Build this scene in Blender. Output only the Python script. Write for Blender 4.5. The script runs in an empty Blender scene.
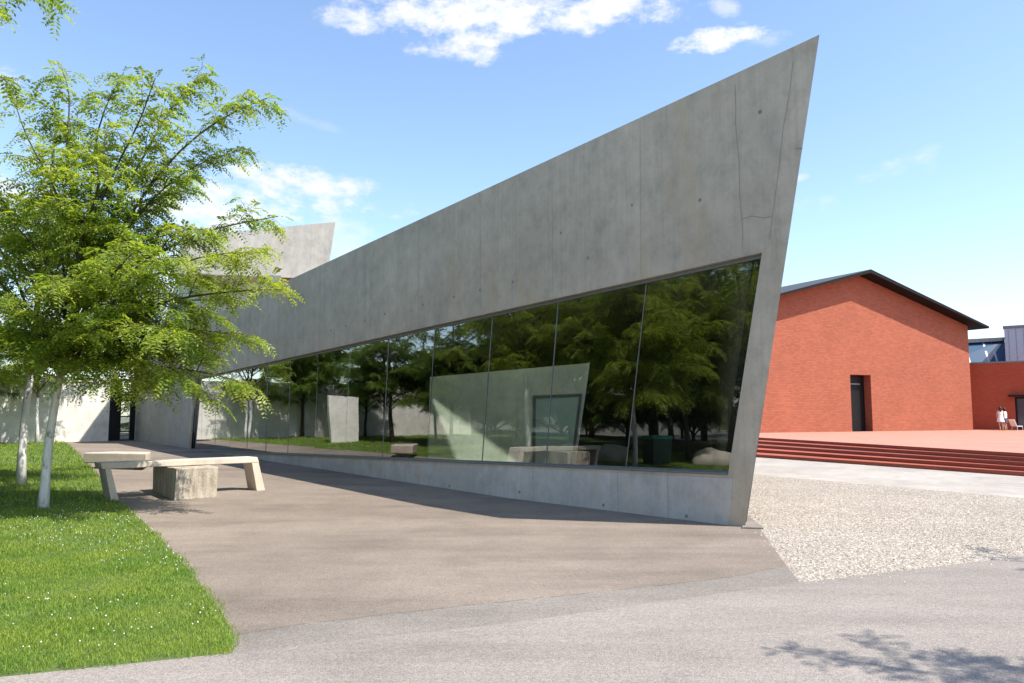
import bpy, bmesh, math, random
import numpy as np
from mathutils import Vector, Matrix

S = bpy.context.scene
COL = S.collection
rad = math.radians
W_, H_, F_ = 1024.0, 683.0, 780.0
EYE = 1.65
HOR = 415.0
PITCH = math.atan((HOR - H_ / 2) / F_)

# ------------------------------------------------------------------ camera
cam = bpy.data.cameras.new('camera')
cam.sensor_width = 36.0
cam.lens = F_ * 36.0 / W_
cam.clip_start = 0.05
cam.clip_end = 3000
co = bpy.data.objects.new('camera', cam)
COL.objects.link(co)
co.location = (0, 0, EYE)
co.rotation_euler = (math.pi / 2 + PITCH, 0, 0)
S.camera = co

# ------------------------------------------------------------------ survey helpers: where the sight lines of the photo meet the place
def ray(x, y):
    u = (x - W_ / 2) / F_
    v = (H_ / 2 - y) / F_
    f = Vector((0, math.cos(PITCH), math.sin(PITCH)))
    up = Vector((0, -math.sin(PITCH), math.cos(PITCH)))
    return f + up * v + Vector((u, 0, 0))

CAMP = Vector((0, 0, EYE))
def hgt(x, y):                              # the forecourt climbs gently towards the back left
    w = -0.652 * x + 0.758 * y - 12.0
    return 0.020 * max(0.0, min(w, 40.0))
def G(x, y, flat=False, z=0.0):             # sight line -> ground
    d = ray(x, y)
    zz = z
    for i in range(30):
        t = (zz - EYE) / d.z
        p = CAMP + d * t
        if flat: break
        zz = z + hgt(p.x, p.y)
    return Vector((p.x, p.y, zz))
def onplane(x, y, p0, n):
    d = ray(x, y)
    t = (p0 - CAMP).dot(n) / d.dot(n)
    return CAMP + d * t

SUN = Vector((4.4, -2.0, 6.83)).normalized()

# ------------------------------------------------------------------ tagging and mesh helpers
def tag(o, label=None, cat=None, group=None, kind=None):
    if label: o['label'] = label
    if cat: o['category'] = cat
    if group: o['group'] = group
    if kind: o['kind'] = kind
    return o
def empty(name, loc=(0, 0, 0), rz=0.0):
    o = bpy.data.objects.new(name, None)
    o.empty_display_size = 0.2
    COL.objects.link(o)
    o.location = loc
    o.rotation_euler = (0, 0, rz)
    return o

class MB:
    def __init__(self):
        self.v, self.f, self.m = [], [], []
    def add(self, vs, fs, mi=0):
        b = len(self.v)
        self.v += [tuple(p) for p in vs]
        self.f += [tuple(b + i for i in f) for f in fs]
        self.m += [mi] * len(fs)
    def box(self, x0, x1, y0, y1, z0, z1, mi=0):
        vs = [(x, y, z) for z in (z0, z1) for y in (y0, y1) for x in (x0, x1)]
        self.add(vs, [(0, 2, 3, 1), (4, 5, 7, 6), (0, 1, 5, 4), (2, 6, 7, 3), (0, 4, 6, 2), (1, 3, 7, 5)], mi)
    def prism(self, poly, off, mi=0):        # polygon extruded by a vector
        n = len(poly)
        off = Vector(off)
        a = [Vector(p) for p in poly]
        vs = a + [p + off for p in a]
        fs = [tuple(range(n)), tuple(range(2 * n - 1, n - 1, -1))]
        fs += [(i, n + i, n + (i + 1) % n, (i + 1) % n) for i in range(n)]
        self.add(vs, fs, mi)
    def ring(self, outer, inner, off, mi=0):  # same number of points, a frame with a hole
        n = len(outer)
        off = Vector(off)
        o = [Vector(p) for p in outer]; i_ = [Vector(p) for p in inner]
        vs = o + i_ + [p + off for p in o] + [p + off for p in i_]
        fs = []
        for k in range(n):
            j = (k + 1) % n
            fs.append((k, j, n + j, n + k))
            fs.append((2 * n + j, 2 * n + k, 3 * n + k, 3 * n + j))
            fs.append((j, k, 2 * n + k, 2 * n + j))
            fs.append((n + k, n + j, 3 * n + j, 3 * n + k))
        self.add(vs, fs, mi)
    def tube(self, pts, radii, sides=6, mi=0, cap=True):
        pts = [Vector(p) for p in pts]
        n = len(pts)
        prev = None
        base = len(self.v)
        for k in range(n):
            t = (pts[min(k + 1, n - 1)] - pts[max(k - 1, 0)])
            if t.length < 1e-7: t = Vector((0, 0, 1))
            t.normalize()
            if prev is None:
                a = Vector((1, 0, 0)) if abs(t.x) < 0.9 else Vector((0, 1, 0))
                prev = (a - t * a.dot(t)).normalized()
            else:
                q = prev - t * prev.dot(t)
                if q.length < 1e-6: q = Vector((t.y, -t.x, 0.1))
                prev = q.normalized()
            b = t.cross(prev)
            for s in range(sides):
                an = 2 * math.pi * s / sides
                self.v.append(tuple(pts[k] + (prev * math.cos(an) + b * math.sin(an)) * radii[k]))
        for k in range(n - 1):
            for s in range(sides):
                s2 = (s + 1) % sides
                self.f.append((base + k * sides + s, base + k * sides + s2, base + (k + 1) * sides + s2, base + (k + 1) * sides + s))
                self.m.append(mi)
        if cap:
            self.f.append(tuple(base + s for s in range(sides - 1, -1, -1))); self.m.append(mi)
            self.f.append(tuple(base + (n - 1) * sides + s for s in range(sides))); self.m.append(mi)
    def build(self, name, mats, parent=None, smooth=False, bevel=0.0, seg=2, recalc=True):
        me = bpy.data.meshes.new(name)
        me.from_pydata(self.v, [], self.f)
        if not isinstance(mats, (list, tuple)): mats = [mats]
        for m in mats: me.materials.append(m)
        if any(self.m):
            me.polygons.foreach_set('material_index', self.m)
        if recalc:
            bm = bmesh.new(); bm.from_mesh(me)
            bmesh.ops.recalc_face_normals(bm, faces=bm.faces)
            bm.to_mesh(me); bm.free()
        if smooth:
            me.polygons.foreach_set('use_smooth', [True] * len(me.polygons))
        me.update()
        o = bpy.data.objects.new(name, me)
        COL.objects.link(o)
        if parent: o.parent = parent
        if bevel:
            b = o.modifiers.new('bevel', 'BEVEL'); b.width = bevel; b.segments = seg; b.limit_method = 'ANGLE'; b.angle_limit = rad(35)
        return o

def np_mesh(name, V, faces_n, idx, mat, parent=None, smooth=False):
    """V (n,3) float array, faces all with faces_n corners, idx flat int array."""
    me = bpy.data.meshes.new(name)
    nf = len(idx) // faces_n
    me.vertices.add(len(V)); me.vertices.foreach_set('co', V.astype(np.float32).ravel())
    me.loops.add(len(idx)); me.loops.foreach_set('vertex_index', idx.astype(np.int32))
    me.polygons.add(nf)
    me.polygons.foreach_set('loop_start', np.arange(0, nf * faces_n, faces_n, dtype=np.int32))
    me.polygons.foreach_set('loop_total', np.full(nf, faces_n, dtype=np.int32))
    me.materials.append(mat)
    me.update(calc_edges=True)
    o = bpy.data.objects.new(name, me)
    COL.objects.link(o)
    if parent: o.parent = parent
    return o

# ------------------------------------------------------------------ materials
class NT:
    def __init__(self, name):
        self.mat = bpy.data.materials.new(name)
        self.mat.use_nodes = True
        self.t = self.mat.node_tree
        self.t.nodes.clear()
        self.out = self.t.nodes.new('ShaderNodeOutputMaterial')
        self.coord = None
    def n(self, kind, **kw):
        nd = self.t.nodes.new(kind)
        for k, v in kw.items(): setattr(nd, k, v)
        return nd
    def l(self, a, b): self.t.links.new(a, b)
    def obj(self):
        if self.coord is None: self.coord = self.n('ShaderNodeTexCoord')
        return self.coord.outputs['Object']
    def mapping(self, scale=(1, 1, 1), loc=(0, 0, 0), rot=(0, 0, 0)):
        m = self.n('ShaderNodeMapping')
        m.inputs['Scale'].default_value = scale; m.inputs['Location'].default_value = loc; m.inputs['Rotation'].default_value = rot
        self.l(self.obj(), m.inputs['Vector'])
        return m.outputs['Vector']
    def noise(self, scale, detail=4, rough=0.55, vec=None, dist=0.0):
        nd = self.n('ShaderNodeTexNoise')
        nd.inputs['Scale'].default_value = scale; nd.inputs['Detail'].default_value = detail
        nd.inputs['Roughness'].default_value = rough; nd.inputs['Distortion'].default_value = dist
        self.l(vec if vec is not None else self.obj(), nd.inputs['Vector'])
        return nd.outputs['Fac']
    def voro(self, scale, feature='F1', out='Distance', vec=None):
        nd = self.n('ShaderNodeTexVoronoi', feature=feature)
        nd.inputs['Scale'].default_value = scale
        self.l(vec if vec is not None else self.obj(), nd.inputs['Vector'])
        return nd.outputs[out]
    def ramp(self, fac, stops, interp='LINEAR'):
        r = self.n('ShaderNodeValToRGB')
        r.color_ramp.interpolation = interp
        e = r.color_ramp.elements
        while len(e) < len(stops): e.new(0.5)
        for el, (p, c) in zip(e, stops):
            el.position = p
            el.color = (c, c, c, 1) if isinstance(c, (int, float)) else (*c, 1)
        self.l(fac, r.inputs['Fac'])
        return r.outputs['Color']
    def mix(self, a, b, fac=0.5, mode='MIX'):
        m = self.n('ShaderNodeMix', data_type='RGBA', blend_type=mode)
        if isinstance(fac, (int, float)): m.inputs['Factor'].default_value = fac
        else: self.l(fac, m.inputs['Factor'])
        for s, v in (('A', a), ('B', b)):
            i = [q for q in m.inputs if q.name == s and q.type == 'RGBA'][0]
            if isinstance(v, tuple): i.default_value = (*v, 1)
            else: self.l(v, i)
        return [q for q in m.outputs if q.type == 'RGBA'][0]
    def math(self, op, a, b=0.0, c=0.0, clamp=False):
        m = self.n('ShaderNodeMath', operation=op); m.use_clamp = clamp
        for i, v in enumerate((a, b, c)):
            if isinstance(v, (int, float)): m.inputs[i].default_value = v
            else: self.l(v, m.inputs[i])
        return m.outputs[0]
    def bump(self, h, strength=0.3, dist=0.02, normal=None):
        b = self.n('ShaderNodeBump')
        b.inputs['Strength'].default_value = strength; b.inputs['Distance'].default_value = dist
        self.l(h, b.inputs['Height'])
        if normal is not None: self.l(normal, b.inputs['Normal'])
        return b.outputs['Normal']
    def pbr(self, color, rough=0.8, normal=None, metallic=0.0, spec=0.5):
        p = self.n('ShaderNodeBsdfPrincipled')
        if isinstance(color, tuple): p.inputs['Base Color'].default_value = (*color, 1)
        else: self.l(color, p.inputs['Base Color'])
        if isinstance(rough, (int, float)): p.inputs['Roughness'].default_value = rough
        else: self.l(rough, p.inputs['Roughness'])
        p.inputs['Metallic'].default_value = metallic
        p.inputs['Specular IOR Level'].default_value = spec
        if normal is not None: self.l(normal, p.inputs['Normal'])
        self.l(p.outputs[0], self.out.inputs['Surface'])
        self.p = p
        return p

def m_concrete(name, base=(0.31, 0.30, 0.275), streak=1.0, panel=True, tint=None):
    t = NT(name)
    big = t.noise(0.35, 5, 0.6)
    mid = t.noise(1.7, 6, 0.62)
    fine = t.noise(60, 3, 0.6)
    v = t.mapping((5.0, 5.0, 0.22))
    st = t.noise(1.0, 5, 0.65, v)
    v2 = t.mapping((16.0, 16.0, 0.12))
    st2 = t.noise(1.0, 3, 0.5, v2)
    c = t.ramp(big, [(0.3, tuple(b * 0.82 for b in base)), (0.7, tuple(b * 1.14 for b in base))])
    c = t.mix(c, t.ramp(mid, [(0.3, 0.78), (0.52, 1.0), (0.75, 1.12)]), 0.55, 'MULTIPLY')
    c = t.mix(c, t.ramp(st, [(0.28, 0.78), (0.48, 1.0), (0.72, 1.1)]), 0.6 * streak, 'MULTIPLY')
    pt = t.noise(3.4, 7, 0.72, t.mapping((1, 1, 0.8), (2, 5, 9)))
    c = t.mix(c, t.ramp(pt, [(0.34, 0.80), (0.5, 1.0), (0.66, 1.13)]), 0.75, 'MULTIPLY')
    c = t.mix(c, t.ramp(st2, [(0.3, 0.86), (0.5, 1.0), (0.7, 1.08)]), 0.5 * streak, 'MULTIPLY')
    c = t.mix(c, t.ramp(fine, [(0.3, 0.9), (0.7, 1.06)]), 0.6, 'MULTIPLY')
    # warm rust-brown patches
    ws = t.noise(0.9, 4, 0.6, t.mapping((1.6, 1.6, 0.5), (3, 7, 1)))
    c = t.mix(c, (base[0] * 1.0, base[1] * 0.86, base[2] * 0.68), t.ramp(ws, [(0.56, 0.0), (0.75, 0.55)]))
    # dark weathering blots
    bl = t.noise(2.6, 6, 0.7, t.mapping((1, 1, 0.6), (11, 2, 5)))
    c = t.mix(c, tuple(b * 0.55 for b in base), t.ramp(bl, [(0.62, 0.0), (0.74, 0.5)]))
    pores = t.voro(34)
    pd = t.ramp(pores, [(0.0, 0.0), (0.09, 1.0)])
    pm = t.noise(6.0, 2)
    pd = t.mix(pd, (1, 1, 1), t.ramp(pm, [(0.5, 1.0), (0.6, 0.0)]))
    c = t.mix(c, pd, 0.45, 'MULTIPLY')
    h = t.math('ADD', t.math('MULTIPLY', fine, 0.25), t.math('ADD', t.math('MULTIPLY', mid, 0.8), t.math('MULTIPLY', st2, 0.5)))
    t.pbr(c, t.ramp(mid, [(0.3, 0.72), (0.7, 0.9)]), t.bump(h, 0.35, 0.012), spec=0.35)
    return t.mat

def m_plain(name, col, rough=0.6, metallic=0.0, var=0.12, scale=6.0, spec=0.5, bump=0.0):
    t = NT(name)
    a = t.noise(scale, 5, 0.6)
    b = t.noise(scale * 7, 3, 0.6)
    c = t.ramp(a, [(0.3, tuple(k * (1 - var) for k in col)), (0.7, tuple(min(1, k * (1 + var)) for k in col))])
    c = t.mix(c, t.ramp(b, [(0.3, 1 - var * 0.6), (0.7, 1.0)]), 0.7, 'MULTIPLY')
    t.pbr(c, rough, t.bump(b, bump, 0.01) if bump else None, metallic, spec)
    return t.mat

def m_asphalt(name, c0, c1, agg=90.0, stain=0.5, warm=None):
    t = NT(name)
    big = t.noise(0.22, 6, 0.6)
    mid = t.noise(1.3, 6, 0.65)
    vor = t.voro(agg, out='Color')
    sep = t.n('ShaderNodeSeparateColor'); t.l(vor, sep.inputs[0])
    grain = sep.outputs[0]
    g2 = t.noise(agg * 0.8, 3, 0.7)
    g3 = t.noise(17, 4, 0.7)
    c = t.ramp(big, [(0.3, c0), (0.7, c1)])
    c = t.mix(c, t.ramp(mid, [(0.3, 0.82), (0.55, 1.0), (0.75, 1.08)]), stain, 'MULTIPLY')
    c = t.mix(c, t.ramp(grain, [(0.0, 0.55), (0.45, 0.95), (1.0, 1.4)]), 0.6, 'MULTIPLY')
    c = t.mix(c, t.ramp(g2, [(0.3, 0.65), (0.5, 1.0), (0.72, 1.35)]), 0.6, 'MULTIPLY')
    c = t.mix(c, t.ramp(g3, [(0.3, 0.86), (0.7, 1.1)]), 0.7, 'MULTIPLY')
    # long faint wear streaks
    w = t.noise(1.0, 5, 0.65, t.mapping((0.22, 1.1, 1), (0, 0, 0), (0, 0, rad(-16))))
    c = t.mix(c, t.ramp(w, [(0.33, 0.76), (0.5, 0.97), (0.66, 1.08)]), 0.85, 'MULTIPLY')
    sp = t.noise(2.2, 6, 0.7, t.mapping((1, 1, 1), (4, 9, 0)))
    c = t.mix(c, t.ramp(sp, [(0.66, 1.0), (0.74, 0.72)]), 0.7, 'MULTIPLY')
    d = t.voro(agg)
    h = t.math('ADD', t.math('MULTIPLY', d, -0.8), g2)
    t.pbr(c, 0.92, t.bump(h, 0.55, 0.008), spec=0.25)
    return t.mat

def m_gravel(name):
    t = NT(name)
    wv = t.n('ShaderNodeTexNoise'); wv.inputs['Scale'].default_value = 3.0
    t.l(t.obj(), wv.inputs['Vector'])
    stones = t.n('ShaderNodeTexVoronoi'); stones.inputs['Scale'].default_value = 19.0
    t.l(t.obj(), stones.inputs['Vector'])
    sc = t.n('ShaderNodeSeparateColor'); t.l(stones.outputs['Color'], sc.inputs[0])
    small = t.n('ShaderNodeTexVoronoi'); small.inputs['Scale'].default_value = 42.0
    t.l(t.obj(), small.inputs['Vector'])
    ss = t.n('ShaderNodeSeparateColor'); t.l(small.outputs['Color'], ss.inputs[0])
    c = t.ramp(sc.outputs[0], [(0.0, (0.311, 0.260, 0.210)), (0.35, (0.370, 0.319, 0.260)), (0.7, (0.420, 0.370, 0.311)), (1.0, (0.504, 0.458, 0.395))])
    c = t.mix(c, t.ramp(ss.outputs[1], [(0.0, 0.72), (0.5, 1.0), (1.0, 1.2)]), 0.8, 'MULTIPLY')
    gap = t.ramp(stones.outputs['Distance'], [(0.35, 1.0), (0.62, 0.6)])
    c = t.mix(c, gap, 0.45, 'MULTIPLY')
    big = t.noise(0.5, 5, 0.6)
    c = t.mix(c, t.ramp(big, [(0.3, 0.86), (0.7, 1.08)]), 0.9, 'MULTIPLY')
    h = t.math('ADD', t.math('MULTIPLY', stones.outputs['Distance'], -1.0), t.math('MULTIPLY', small.outputs['Distance'], -0.45))
    t.pbr(c, 0.9, t.bump(h, 0.8, 0.035), spec=0.25)
    return t.mat

def m_brick(name, c1, c2, mortar, scale=1.0, rot=None, bw=0.24, bh=0.07, floor=False):
    t = NT(name)
    if floor: vec = t.mapping((1, 1, 1), (0, 0, 0), (0, 0, rot or 0))
    else:     vec = t.mapping((1, 1, 1), (0, 0, 0), (rad(90), 0, 0))   # local x along, local z up
    if not floor:
        m = t.n('ShaderNodeSeparateXYZ'); t.l(t.obj(), m.inputs[0])
        cb = t.n('ShaderNodeCombineXYZ'); t.l(t.math('ADD', m.outputs[0], m.outputs[1]), cb.inputs[0]); t.l(m.outputs[2], cb.inputs[1])
        vec = cb.outputs[0]
    b = t.n('ShaderNodeTexBrick')
    b.inputs['Color1'].default_value = (*c1, 1); b.inputs['Color2'].default_value = (*c2, 1); b.inputs['Mortar'].default_value = (*mortar, 1)
    b.inputs['Scale'].default_value = 1.0; b.inputs['Brick Width'].default_value = bw; b.inputs['Row Height'].default_value = bh
    b.inputs['Mortar Size'].default_value = bh * 0.09; b.inputs['Bias'].default_value = 0.0
    t.l(vec, b.inputs['Vector'])
    big = t.noise(0.4, 5, 0.6)
    c = t.mix(b.outputs['Color'], t.ramp(big, [(0.3, 0.9), (0.7, 1.08)]), 0.8, 'MULTIPLY')
    f = t.noise(25, 3, 0.6)
    c = t.mix(c, t.ramp(f, [(0.3, 0.86), (0.7, 1.08)]), 0.7, 'MULTIPLY')
    t.pbr(c, 0.88, t.bump(t.math('ADD', t.math('MULTIPLY', b.outputs['Fac'], -1.0), t.math('MULTIPLY', f, 0.4)), 0.5, 0.01), spec=0.25)
    return t.mat

def m_leaf(name, dark, lite, trans=0.42):
    t = NT(name)
    g = t.n('ShaderNodeNewGeometry')
    c = t.ramp(g.outputs['Random Per Island'], [(0.0, dark), (0.55, tuple(0.5 * (a + b) for a, b in zip(dark, lite))), (1.0, lite)])
    cl = t.noise(0.9, 3, 0.6)
    c = t.mix(c, t.ramp(cl, [(0.35, (0.80, 0.92, 0.9)), (0.65, (1.18, 1.06, 0.9))]), 1.0, 'MULTIPLY')
    p = t.pbr(c, 0.45, spec=0.35)
    tr = t.n('ShaderNodeBsdfTranslucent')
    t.l(t.mix(c, (1.4, 1.4, 0.6), 1.0, 'MULTIPLY'), tr.inputs['Color'])
    mx = t.n('ShaderNodeMixShader'); mx.inputs[0].default_value = trans
    t.l(p.outputs[0], mx.inputs[1]); t.l(tr.outputs[0], mx.inputs[2])
    t.l(mx.outputs[0], t.out.inputs['Surface'])
    return t.mat

def m_bark(name, white_to=None):
    t = NT(name)
    v = t.mapping((9, 9, 2.2))
    n1 = t.noise(1.6, 6, 0.7, v)
    n2 = t.noise(7, 4, 0.6)
    c = t.ramp(n1, [(0.3, (0.035, 0.027, 0.02)), (0.6, (0.10, 0.08, 0.06)), (0.8, (0.17, 0.145, 0.115))])
    if white_to:
        sx = t.n('ShaderNodeSeparateXYZ'); t.l(t.obj(), sx.inputs[0])
        z = t.math('ADD', sx.outputs[2], t.math('MULTIPLY', n2, 0.5))
        fac = t.ramp(t.math('DIVIDE', z, white_to + 0.5), [(0.93, 1.0), (1.0, 0.0)])
        fl = t.ramp(t.noise(5.0, 6, 0.75, t.mapping((2, 2, 0.9))), [(0.56, 1.0), (0.64, 0.25)])
        w = t.ramp(n1, [(0.3, (0.55, 0.53, 0.49)), (0.6, (0.74, 0.73, 0.70))])
        r_ = t.math('SQRT', t.math('ADD', t.math('MULTIPLY', sx.outputs[0], sx.outputs[0]), t.math('MULTIPLY', sx.outputs[1], sx.outputs[1])))
        c = t.mix(c, w, t.math('MULTIPLY', t.math('MULTIPLY', fac, fl), t.math('LESS_THAN', r_, 0.34)))
    t.pbr(c, 0.9, t.bump(n1, 0.6, 0.02), spec=0.2)
    return t.mat

def m_glass(name, tint=(0.74, 0.83, 0.76), boost=3.4, floor_=0.01):
    t = NT(name)
    tr = t.n('ShaderNodeBsdfTransparent'); tr.inputs['Color'].default_value = (*tint, 1)
    gl = t.n('ShaderNodeBsdfGlossy'); gl.inputs['Roughness'].default_value = 0.0; gl.inputs['Color'].default_value = (0.96, 0.98, 1.0, 1)
    wav = t.noise(0.55, 2, 0.5)
    t.l(t.bump(wav, 0.05, 0.05), gl.inputs['Normal'])
    fr = t.n('ShaderNodeFresnel'); fr.inputs['IOR'].default_value = 1.52
    f = t.math('ADD', t.math('MULTIPLY', fr.outputs[0], boost), floor_, clamp=True)
    mx = t.n('ShaderNodeMixShader')
    t.l(f, mx.inputs[0]); t.l(tr.outputs[0], mx.inputs[1]); t.l(gl.outputs[0], mx.inputs[2])
    t.l(mx.outputs[0], t.out.inputs['Surface'])
    return t.mat

def m_grass(name, a, b, trans=0.3):
    t = NT(name)
    g = t.n('ShaderNodeNewGeometry')
    c = t.ramp(g.outputs['Random Per Island'], [(0.0, a), (0.8, b), (1.0, (b[0] * 1.3, b[1] * 1.15, b[2] * 1.3))])
    cl = t.noise(1.1, 5, 0.65)
    c = t.mix(c, t.ramp(cl, [(0.30, (0.58, 0.80, 0.75)), (0.52, (1.0, 1.0, 1.0)), (0.68, (1.25, 1.12, 1.08))]), 1.0, 'MULTIPLY')
    p = t.pbr(c, 0.55, spec=0.3)
    tr = t.n('ShaderNodeBsdfTranslucent'); t.l(t.mix(c, (1.3, 1.3, 0.6), 1.0, 'MULTIPLY'), tr.inputs['Color'])
    mx = t.n('ShaderNodeMixShader'); mx.inputs[0].default_value = trans
    t.l(p.outputs[0], mx.inputs[1]); t.l(tr.outputs[0], mx.inputs[2]); t.l(mx.outputs[0], t.out.inputs['Surface'])
    return t.mat

M = {}
M['conc'] = m_concrete('board_marked_concrete', (0.50, 0.437, 0.343), 0.65)
M['conc_plinth'] = m_concrete('plinth_concrete', (0.53, 0.495, 0.45), 0.5)
M['conc_lite'] = m_concrete('pale_concrete', (0.442, 0.416, 0.374), 0.7)
M['conc_wall'] = m_concrete('garden_wall_concrete', (0.720, 0.689, 0.630), 0.35)
M['conc_bench'] = m_concrete('bench_concrete', (0.576, 0.504, 0.414), 0.35)
M['conc_floor'] = m_concrete('floor_screed', (0.20, 0.20, 0.19), 0.0)
M['seam'] = m_plain('seam_joint', (0.32, 0.285, 0.235), 0.9)  # dark tone of the joints and cracks
M['seam2'] = m_plain('fine_formwork_seam', (0.32, 0.29, 0.245), 0.9)
M['hole'] = m_plain('tie_hole_plug', (0.25, 0.225, 0.185), 0.9)
M['road'] = m_asphalt('grey_road_asphalt', (0.251, 0.220, 0.194), (0.297, 0.261, 0.232), 105)
M['plaza'] = m_asphalt('warm_forecourt_asphalt', (0.194, 0.157, 0.126), (0.288, 0.238, 0.194), 120, 0.9)
M['edge'] = m_asphalt('old_edge_asphalt', (0.216, 0.189, 0.163), (0.256, 0.227, 0.199), 100, 0.7)
M['gravel'] = m_gravel('pale_gravel')
M['path'] = m_concrete('path_concrete', (0.374, 0.336, 0.293), 0.0)
M['soil'] = m_plain('lawn_soil', (0.085, 0.13, 0.025), 0.95, var=0.3, scale=4)
M['earth'] = m_plain('far_ground', (0.16, 0.15, 0.10), 0.95, var=0.25, scale=0.5)
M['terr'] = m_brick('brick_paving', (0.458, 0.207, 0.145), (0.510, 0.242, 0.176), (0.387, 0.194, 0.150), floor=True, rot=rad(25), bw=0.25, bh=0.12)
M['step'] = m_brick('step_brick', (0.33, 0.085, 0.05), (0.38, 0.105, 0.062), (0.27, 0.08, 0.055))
M['red'] = m_brick('red_brick', (0.325, 0.098, 0.054), (0.40, 0.127, 0.072), (0.27, 0.095, 0.062), bw=0.3, bh=0.1)
M['red2'] = m_brick('deep_red_brick', (0.40, 0.085, 0.042), (0.45, 0.105, 0.055), (0.33, 0.08, 0.045))
M['roof'] = m_plain('black_roof', (0.010, 0.009, 0.0085), 0.7, spec=0.2)
M['roof2'] = m_plain('dark_roof_sheet', (0.055, 0.055, 0.058), 0.6)
M['rooftop'] = m_plain('roof_edge_metal', (0.20, 0.20, 0.20), 0.5, 0.3)
M['dark'] = m_plain('dark_steel', (0.010, 0.010, 0.011), 0.5, spec=0.2)
M['steel'] = m_plain('grey_window_frame', (0.22, 0.235, 0.25), 0.45, 0.4)
M['clad'] = m_plain('pale_grey_cladding', (0.46, 0.47, 0.52), 0.5, 0.2)
M['inner'] = m_concrete('interior_plaster', (0.74, 0.76, 0.66), 0.1)
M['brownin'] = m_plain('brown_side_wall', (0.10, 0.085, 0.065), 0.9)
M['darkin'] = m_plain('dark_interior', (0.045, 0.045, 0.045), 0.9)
M['doorpaint'] = m_plain('pale_green_door', (0.52, 0.66, 0.62), 0.35, var=0.04)
M['soffit'] = m_plain('red_brown_soffit', (0.16, 0.05, 0.035), 0.8)
M['glass'] = m_glass('shop_glass')
M['glass_door'] = m_glass('door_glass', (0.8, 0.85, 0.84), 1.6)
_t = NT('frosted_glass'); _b = _t.n('ShaderNodeBsdfTranslucent'); _b.inputs['Color'].default_value = (0.85, 0.88, 0.85, 1); _t.l(_b.outputs[0], _t.out.inputs['Surface']); M['frost'] = _t.mat
M['crack'] = m_plain('crack_dirt', (0.13, 0.11, 0.09), 0.95)
M['blueglass'] = m_plain('blue_roof_glazing', (0.035, 0.085, 0.15), 0.12, 0.0, spec=0.8)
M['bark_w'] = m_bark('limewashed_bark', 2.15)
M['bark'] = m_bark('grey_brown_bark')
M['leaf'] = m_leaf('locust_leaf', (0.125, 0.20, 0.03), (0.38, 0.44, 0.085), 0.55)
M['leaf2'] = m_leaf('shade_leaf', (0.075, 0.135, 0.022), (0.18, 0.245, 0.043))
M['grass'] = m_grass('lawn_blade', (0.15, 0.235, 0.028), (0.28, 0.375, 0.062), 0.42)
M['flower'] = m_plain('clover_white', (0.75, 0.75, 0.70), 0.8)
M['stone'] = m_plain('boulder_limestone', (0.52, 0.47, 0.38), 0.9, var=0.25, scale=3, bump=0.5)
M['green'] = m_plain('green_plastic', (0.03, 0.22, 0.15), 0.4)
M['dgreen'] = m_plain('dark_green_plastic', (0.02, 0.05, 0.035), 0.5)
M['white'] = m_plain('white_paint', (0.75, 0.75, 0.74), 0.5, var=0.04)
M['skin'] = m_plain('skin', (0.50, 0.30, 0.21), 0.5, var=0.05)
M['hair'] = m_plain('dark_hair', (0.03, 0.02, 0.016), 0.5)
M['cloth_w'] = m_plain('white_cotton', (0.78, 0.74, 0.73), 0.9, var=0.05)
M['cloth_n'] = m_plain('navy_cotton', (0.07, 0.075, 0.12), 0.9)
M['purple'] = m_plain('dark_violet_glazing', (0.05, 0.035, 0.06), 0.2, spec=0.7)

# ------------------------------------------------------------------ sky and sun
wd = bpy.data.worlds.new('World'); S.world = wd; wd.use_nodes = True
wt = wd.node_tree; wt.nodes.clear()
def wn(k, **kw):
    nd = wt.nodes.new(k)
    for a, b in kw.items(): setattr(nd, a, b)
    return nd
def wmath(op, a, b=0.0, c=0.0, clamp=False):
    m = wn('ShaderNodeMath', operation=op); m.use_clamp = clamp
    for i, v in enumerate((a, b, c)):
        if isinstance(v, (int, float)): m.inputs[i].default_value = v
        else: wt.links.new(v, m.inputs[i])
    return m.outputs[0]
SKY_STR = 0.15
sky = wn('ShaderNodeTexSky', sky_type='NISHITA')
sky.sun_disc = False
sky.sun_elevation = math.asin(SUN.z)
sky.sun_rotation = math.atan2(SUN.x, SUN.y)
sky.air_density = 1.0; sky.dust_density = 0.8; sky.ozone_density = 1.75; sky.altitude = 250
bg1 = wn('ShaderNodeBackground'); bg1.inputs['Strength'].default_value = SKY_STR
wt.links.new(sky.outputs[0], bg1.inputs['Color'])
tc = wn('ShaderNodeTexCoord')
dirv = tc.outputs['Generated']
def wdot(vec):
    d = wn('ShaderNodeVectorMath', operation='DOT_PRODUCT')
    wt.links.new(dirv, d.inputs[0]); d.inputs[1].default_value = vec
    return d.outputs['Value']
def wnoise(scale, detail, rough, off=(0, 0, 0), stretch=(1, 1, 1.6)):
    mp = wn('ShaderNodeMapping'); mp.inputs['Scale'].default_value = stretch; mp.inputs['Location'].default_value = off
    wt.links.new(dirv, mp.inputs['Vector'])
    nd = wn('ShaderNodeTexNoise'); nd.inputs['Scale'].default_value = scale; nd.inputs['Detail'].default_value = detail; nd.inputs['Roughness'].default_value = rough
    wt.links.new(mp.outputs[0], nd.inputs['Vector'])
    return nd.outputs['Fac']
n_big = wmath('SUBTRACT', wnoise(11, 8, 0.62, (1.3, 0.2, 4.1)), 0.5)
n_fine = wmath('SUBTRACT', wnoise(34, 8, 0.66, (5.3, 2.2, 0.1), (1, 1, 2.0)), 0.5)
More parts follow.
